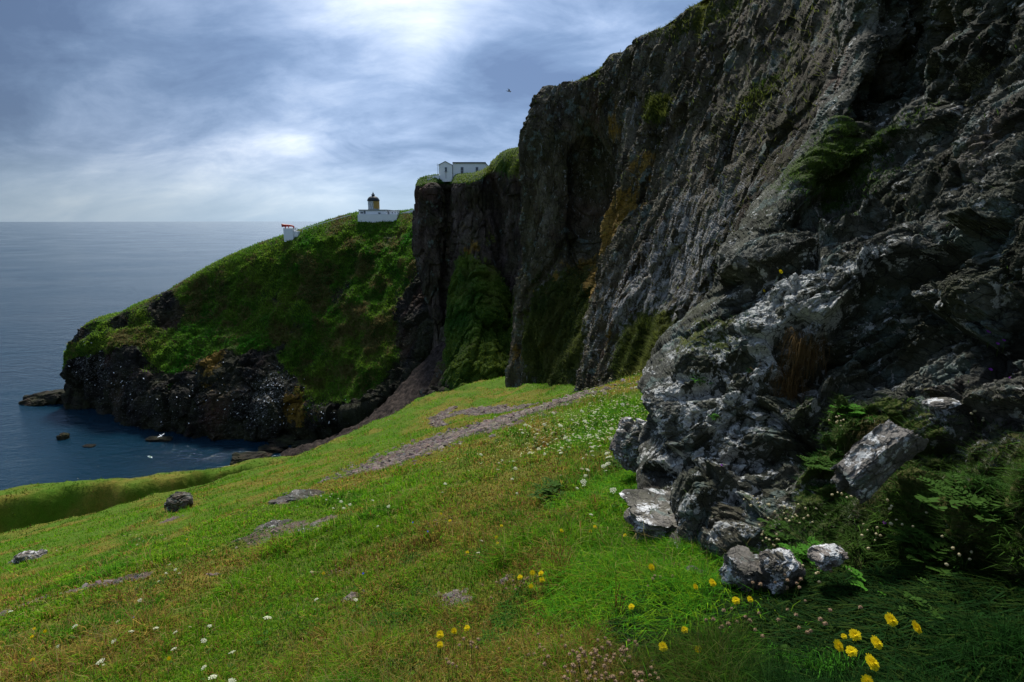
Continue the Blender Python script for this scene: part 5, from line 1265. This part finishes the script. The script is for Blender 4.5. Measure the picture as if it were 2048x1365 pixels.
# purple and blue flowers
PV = mk_small('purple_flower', M_PURP, .05, .011, 8); BV = mk_small('blue_flower', M_BLUE, .10, .010, 5)
for i, (px, py, s_, lab) in enumerate(((1982, 667, 1.2, 'purple flower, brightest of the three high at the right edge'), (2012, 679, .9, 'purple flower right of the brightest one'), (1995, 690, 1, 'purple flower just below the brightest one'), (1980, 745, 1.1, 'purple flower below the upper three at the right edge'),
      (2022, 757, .7, 'faint purple flower near the right edge'), (1442, 931, .8, 'small purple flower on the front of the outcrop'), (1774, 1045, .9, 'pale purple flower at the foot of the leaning slab'))):
    q, nn_ = hit_out(px, py); put(PV, i == 0, np.array(q)+np.array(nn_)*.01-np.array((0, .0, .045)), lab, None, 0, s_)
for i, (px, py, lab) in enumerate(((268, 1238, 'small blue bell flower in the lower left meadow'), (728, 1151, 'small blue flower in mid meadow'), (858, 1066, 'tiny pale blue flower on the mid slope'), (827, 1048, 'tiny pale blue flower above left of its twin'))):
    put(BV, i == 0, hit(px, py, .10), lab, None, random.random(), 1.1)
# brown dead grass hanging in the outcrop, coarse tussocks in the meadow
def tussock(px, py, n, L, colr, lab, on=True, down=1.0, spread=.12, wd=.0022, name='grass_tussock'):
    q, nn_ = hit_out(px, py) if on else (hit(px, py), Vector((0, 0, 1))); q = np.array(q)-(np.array(nn_)*.02 if on else 0)
    rg = np.random.default_rng(n+int(px)); b = rg.normal(0, 1, (n, 3))*np.array((spread, spread*.4, spread*.8 if on else .003)); b[:, 2] += (0 if on else .27*b[:, 0]-.3*b[:, 1])
    d0 = unit(rg.normal(0, .5, (n, 3))+np.array((-.15, -.8 if on else -.1, .5 if on else 1.2))); l_ = L*rg.uniform(.5, 1.2, (n, 1))
    m1 = b+d0*l_*.4; m2 = m1+(d0*.5+np.array((-.15*down, -.1, -.8*down)))*l_*.35; t = m2+(d0*.2+np.array((-.2*down, 0, -1.0*down)))*l_*.35
    sd_ = unit(np.cross(d0, np.array((0, 1, .3))+rg.normal(0, .3, (n, 3))))*wd*.5
    V = np.stack([b-sd_, b+sd_, m1+sd_, m1-sd_, m2+sd_*.8, m2-sd_*.8, t], 1).reshape(-1, 3); k = np.arange(n)[:, None]*7
    qd = np.concatenate([k+np.array([0, 1, 2, 3]), k+np.array([3, 2, 4, 5])]); tr_ = k+np.array([5, 4, 6])
    c_ = np.repeat(np.array(colr)*rg.uniform(.5, 1.5, (n, 1)), 7, 0)
    o = link(name, mesh_np(name, V, qd, tr_, None, M_BLADE, True, c_)); o.location = tuple(float(a) for a in q); tag(o, lab, 'grass tussock'); return o
tussock(1600, 700, 900, .26, (.15, .095, .035), 'brown dead grass hanging down the middle of the outcrop', spread=.07)
tussock(1570, 770, 700, .22, (.14, .085, .03), 'lower mat of dead brown grass on the outcrop', spread=.09)
tussock(1740, 880, 400, .14, (.10, .085, .035), 'withered grass on top of the leaning slab', spread=.07)
tussock(1760, 990, 300, .12, (.10, .09, .04), 'withered grass under the leaning slab', spread=.07)
for px, py, n, L, sp_, lab in ((1500, 1330, 420, .20, .05, 'arching bright green grass tussock at the bottom right'), (1580, 1345, 380, .19, .05, 'second arching grass tussock at the bottom right'), (1440, 1270, 260, .15, .05, 'long green tussock left of the narrow yellow flower'), (1650, 1355, 300, .2, .05, 'arching tussock under the lower right cluster'),
      (1320, 1110, 420, .22, .10, 'lush grass tussock against the flat topped block'), (1250, 1150, 300, .18, .08, 'lush tussock left of the lone yellow flower'), (1130, 1100, 220, .15, .06, 'grass tussock in the mid meadow')):
    tussock(px, py, n, L, (.05, .18, .015), lab, False, .55, sp_, .0032)
# sorrel spikes
def mk_sorrel():
    root = empty('sorrel', (0, 0, 0), 'x', 'plant'); bm = bmesh.new(); bh = bmesh.new()
    for i in range(5):
        p = stem_pts(.22*random.uniform(.7, 1.1), .2); p = [(a+.02*i-.04, b, c) for a, b, c in p]; tube(bm, p, .0013, 4)
        for k in range(16):
            t = .5+.5*k/16; a = Vector(p[int(t*4)])*(1-(t*4 % 1))+Vector(p[min(4, int(t*4)+1)])*(t*4 % 1); s_ = .005
            vs = [bh.verts.new(a+Vector((random.uniform(-s_, s_), random.uniform(-s_, s_), random.uniform(-s_, s_)))) for _ in range(4)]; bh.faces.new(vs)
    bm_obj('stem', bm, M_SORR, root); bm_obj('seed_spike', bh, M_SORR, root); return root
M_SORR = leaf_mat('sorrel_red', .3, (.24, .06, .03)); SR = mk_sorrel()
for i, (px, py, lab) in enumerate(((1125, 1130, 'red sorrel spikes right of the group of five yellow flowers'), (1112, 1118, 'red sorrel spikes above the other sorrel right of the yellow five'), (980, 1100, 'red sorrel left of the edge on yellow flower'), (1235, 1210, 'sorrel beside the yellow flower above the cushion'),
      (560, 960, 'rusty sorrel on the upper slope near the gully'), (470, 1010, 'rusty sorrel right of the perched boulder'), (700, 1060, 'rusty sorrel in the brown grass on the mid slope'), (820, 1100, 'rusty sorrel left of mid meadow'))):
    put(SR, i == 0, hit(px, py, .1), lab, None, random.random()*6, 1.0)
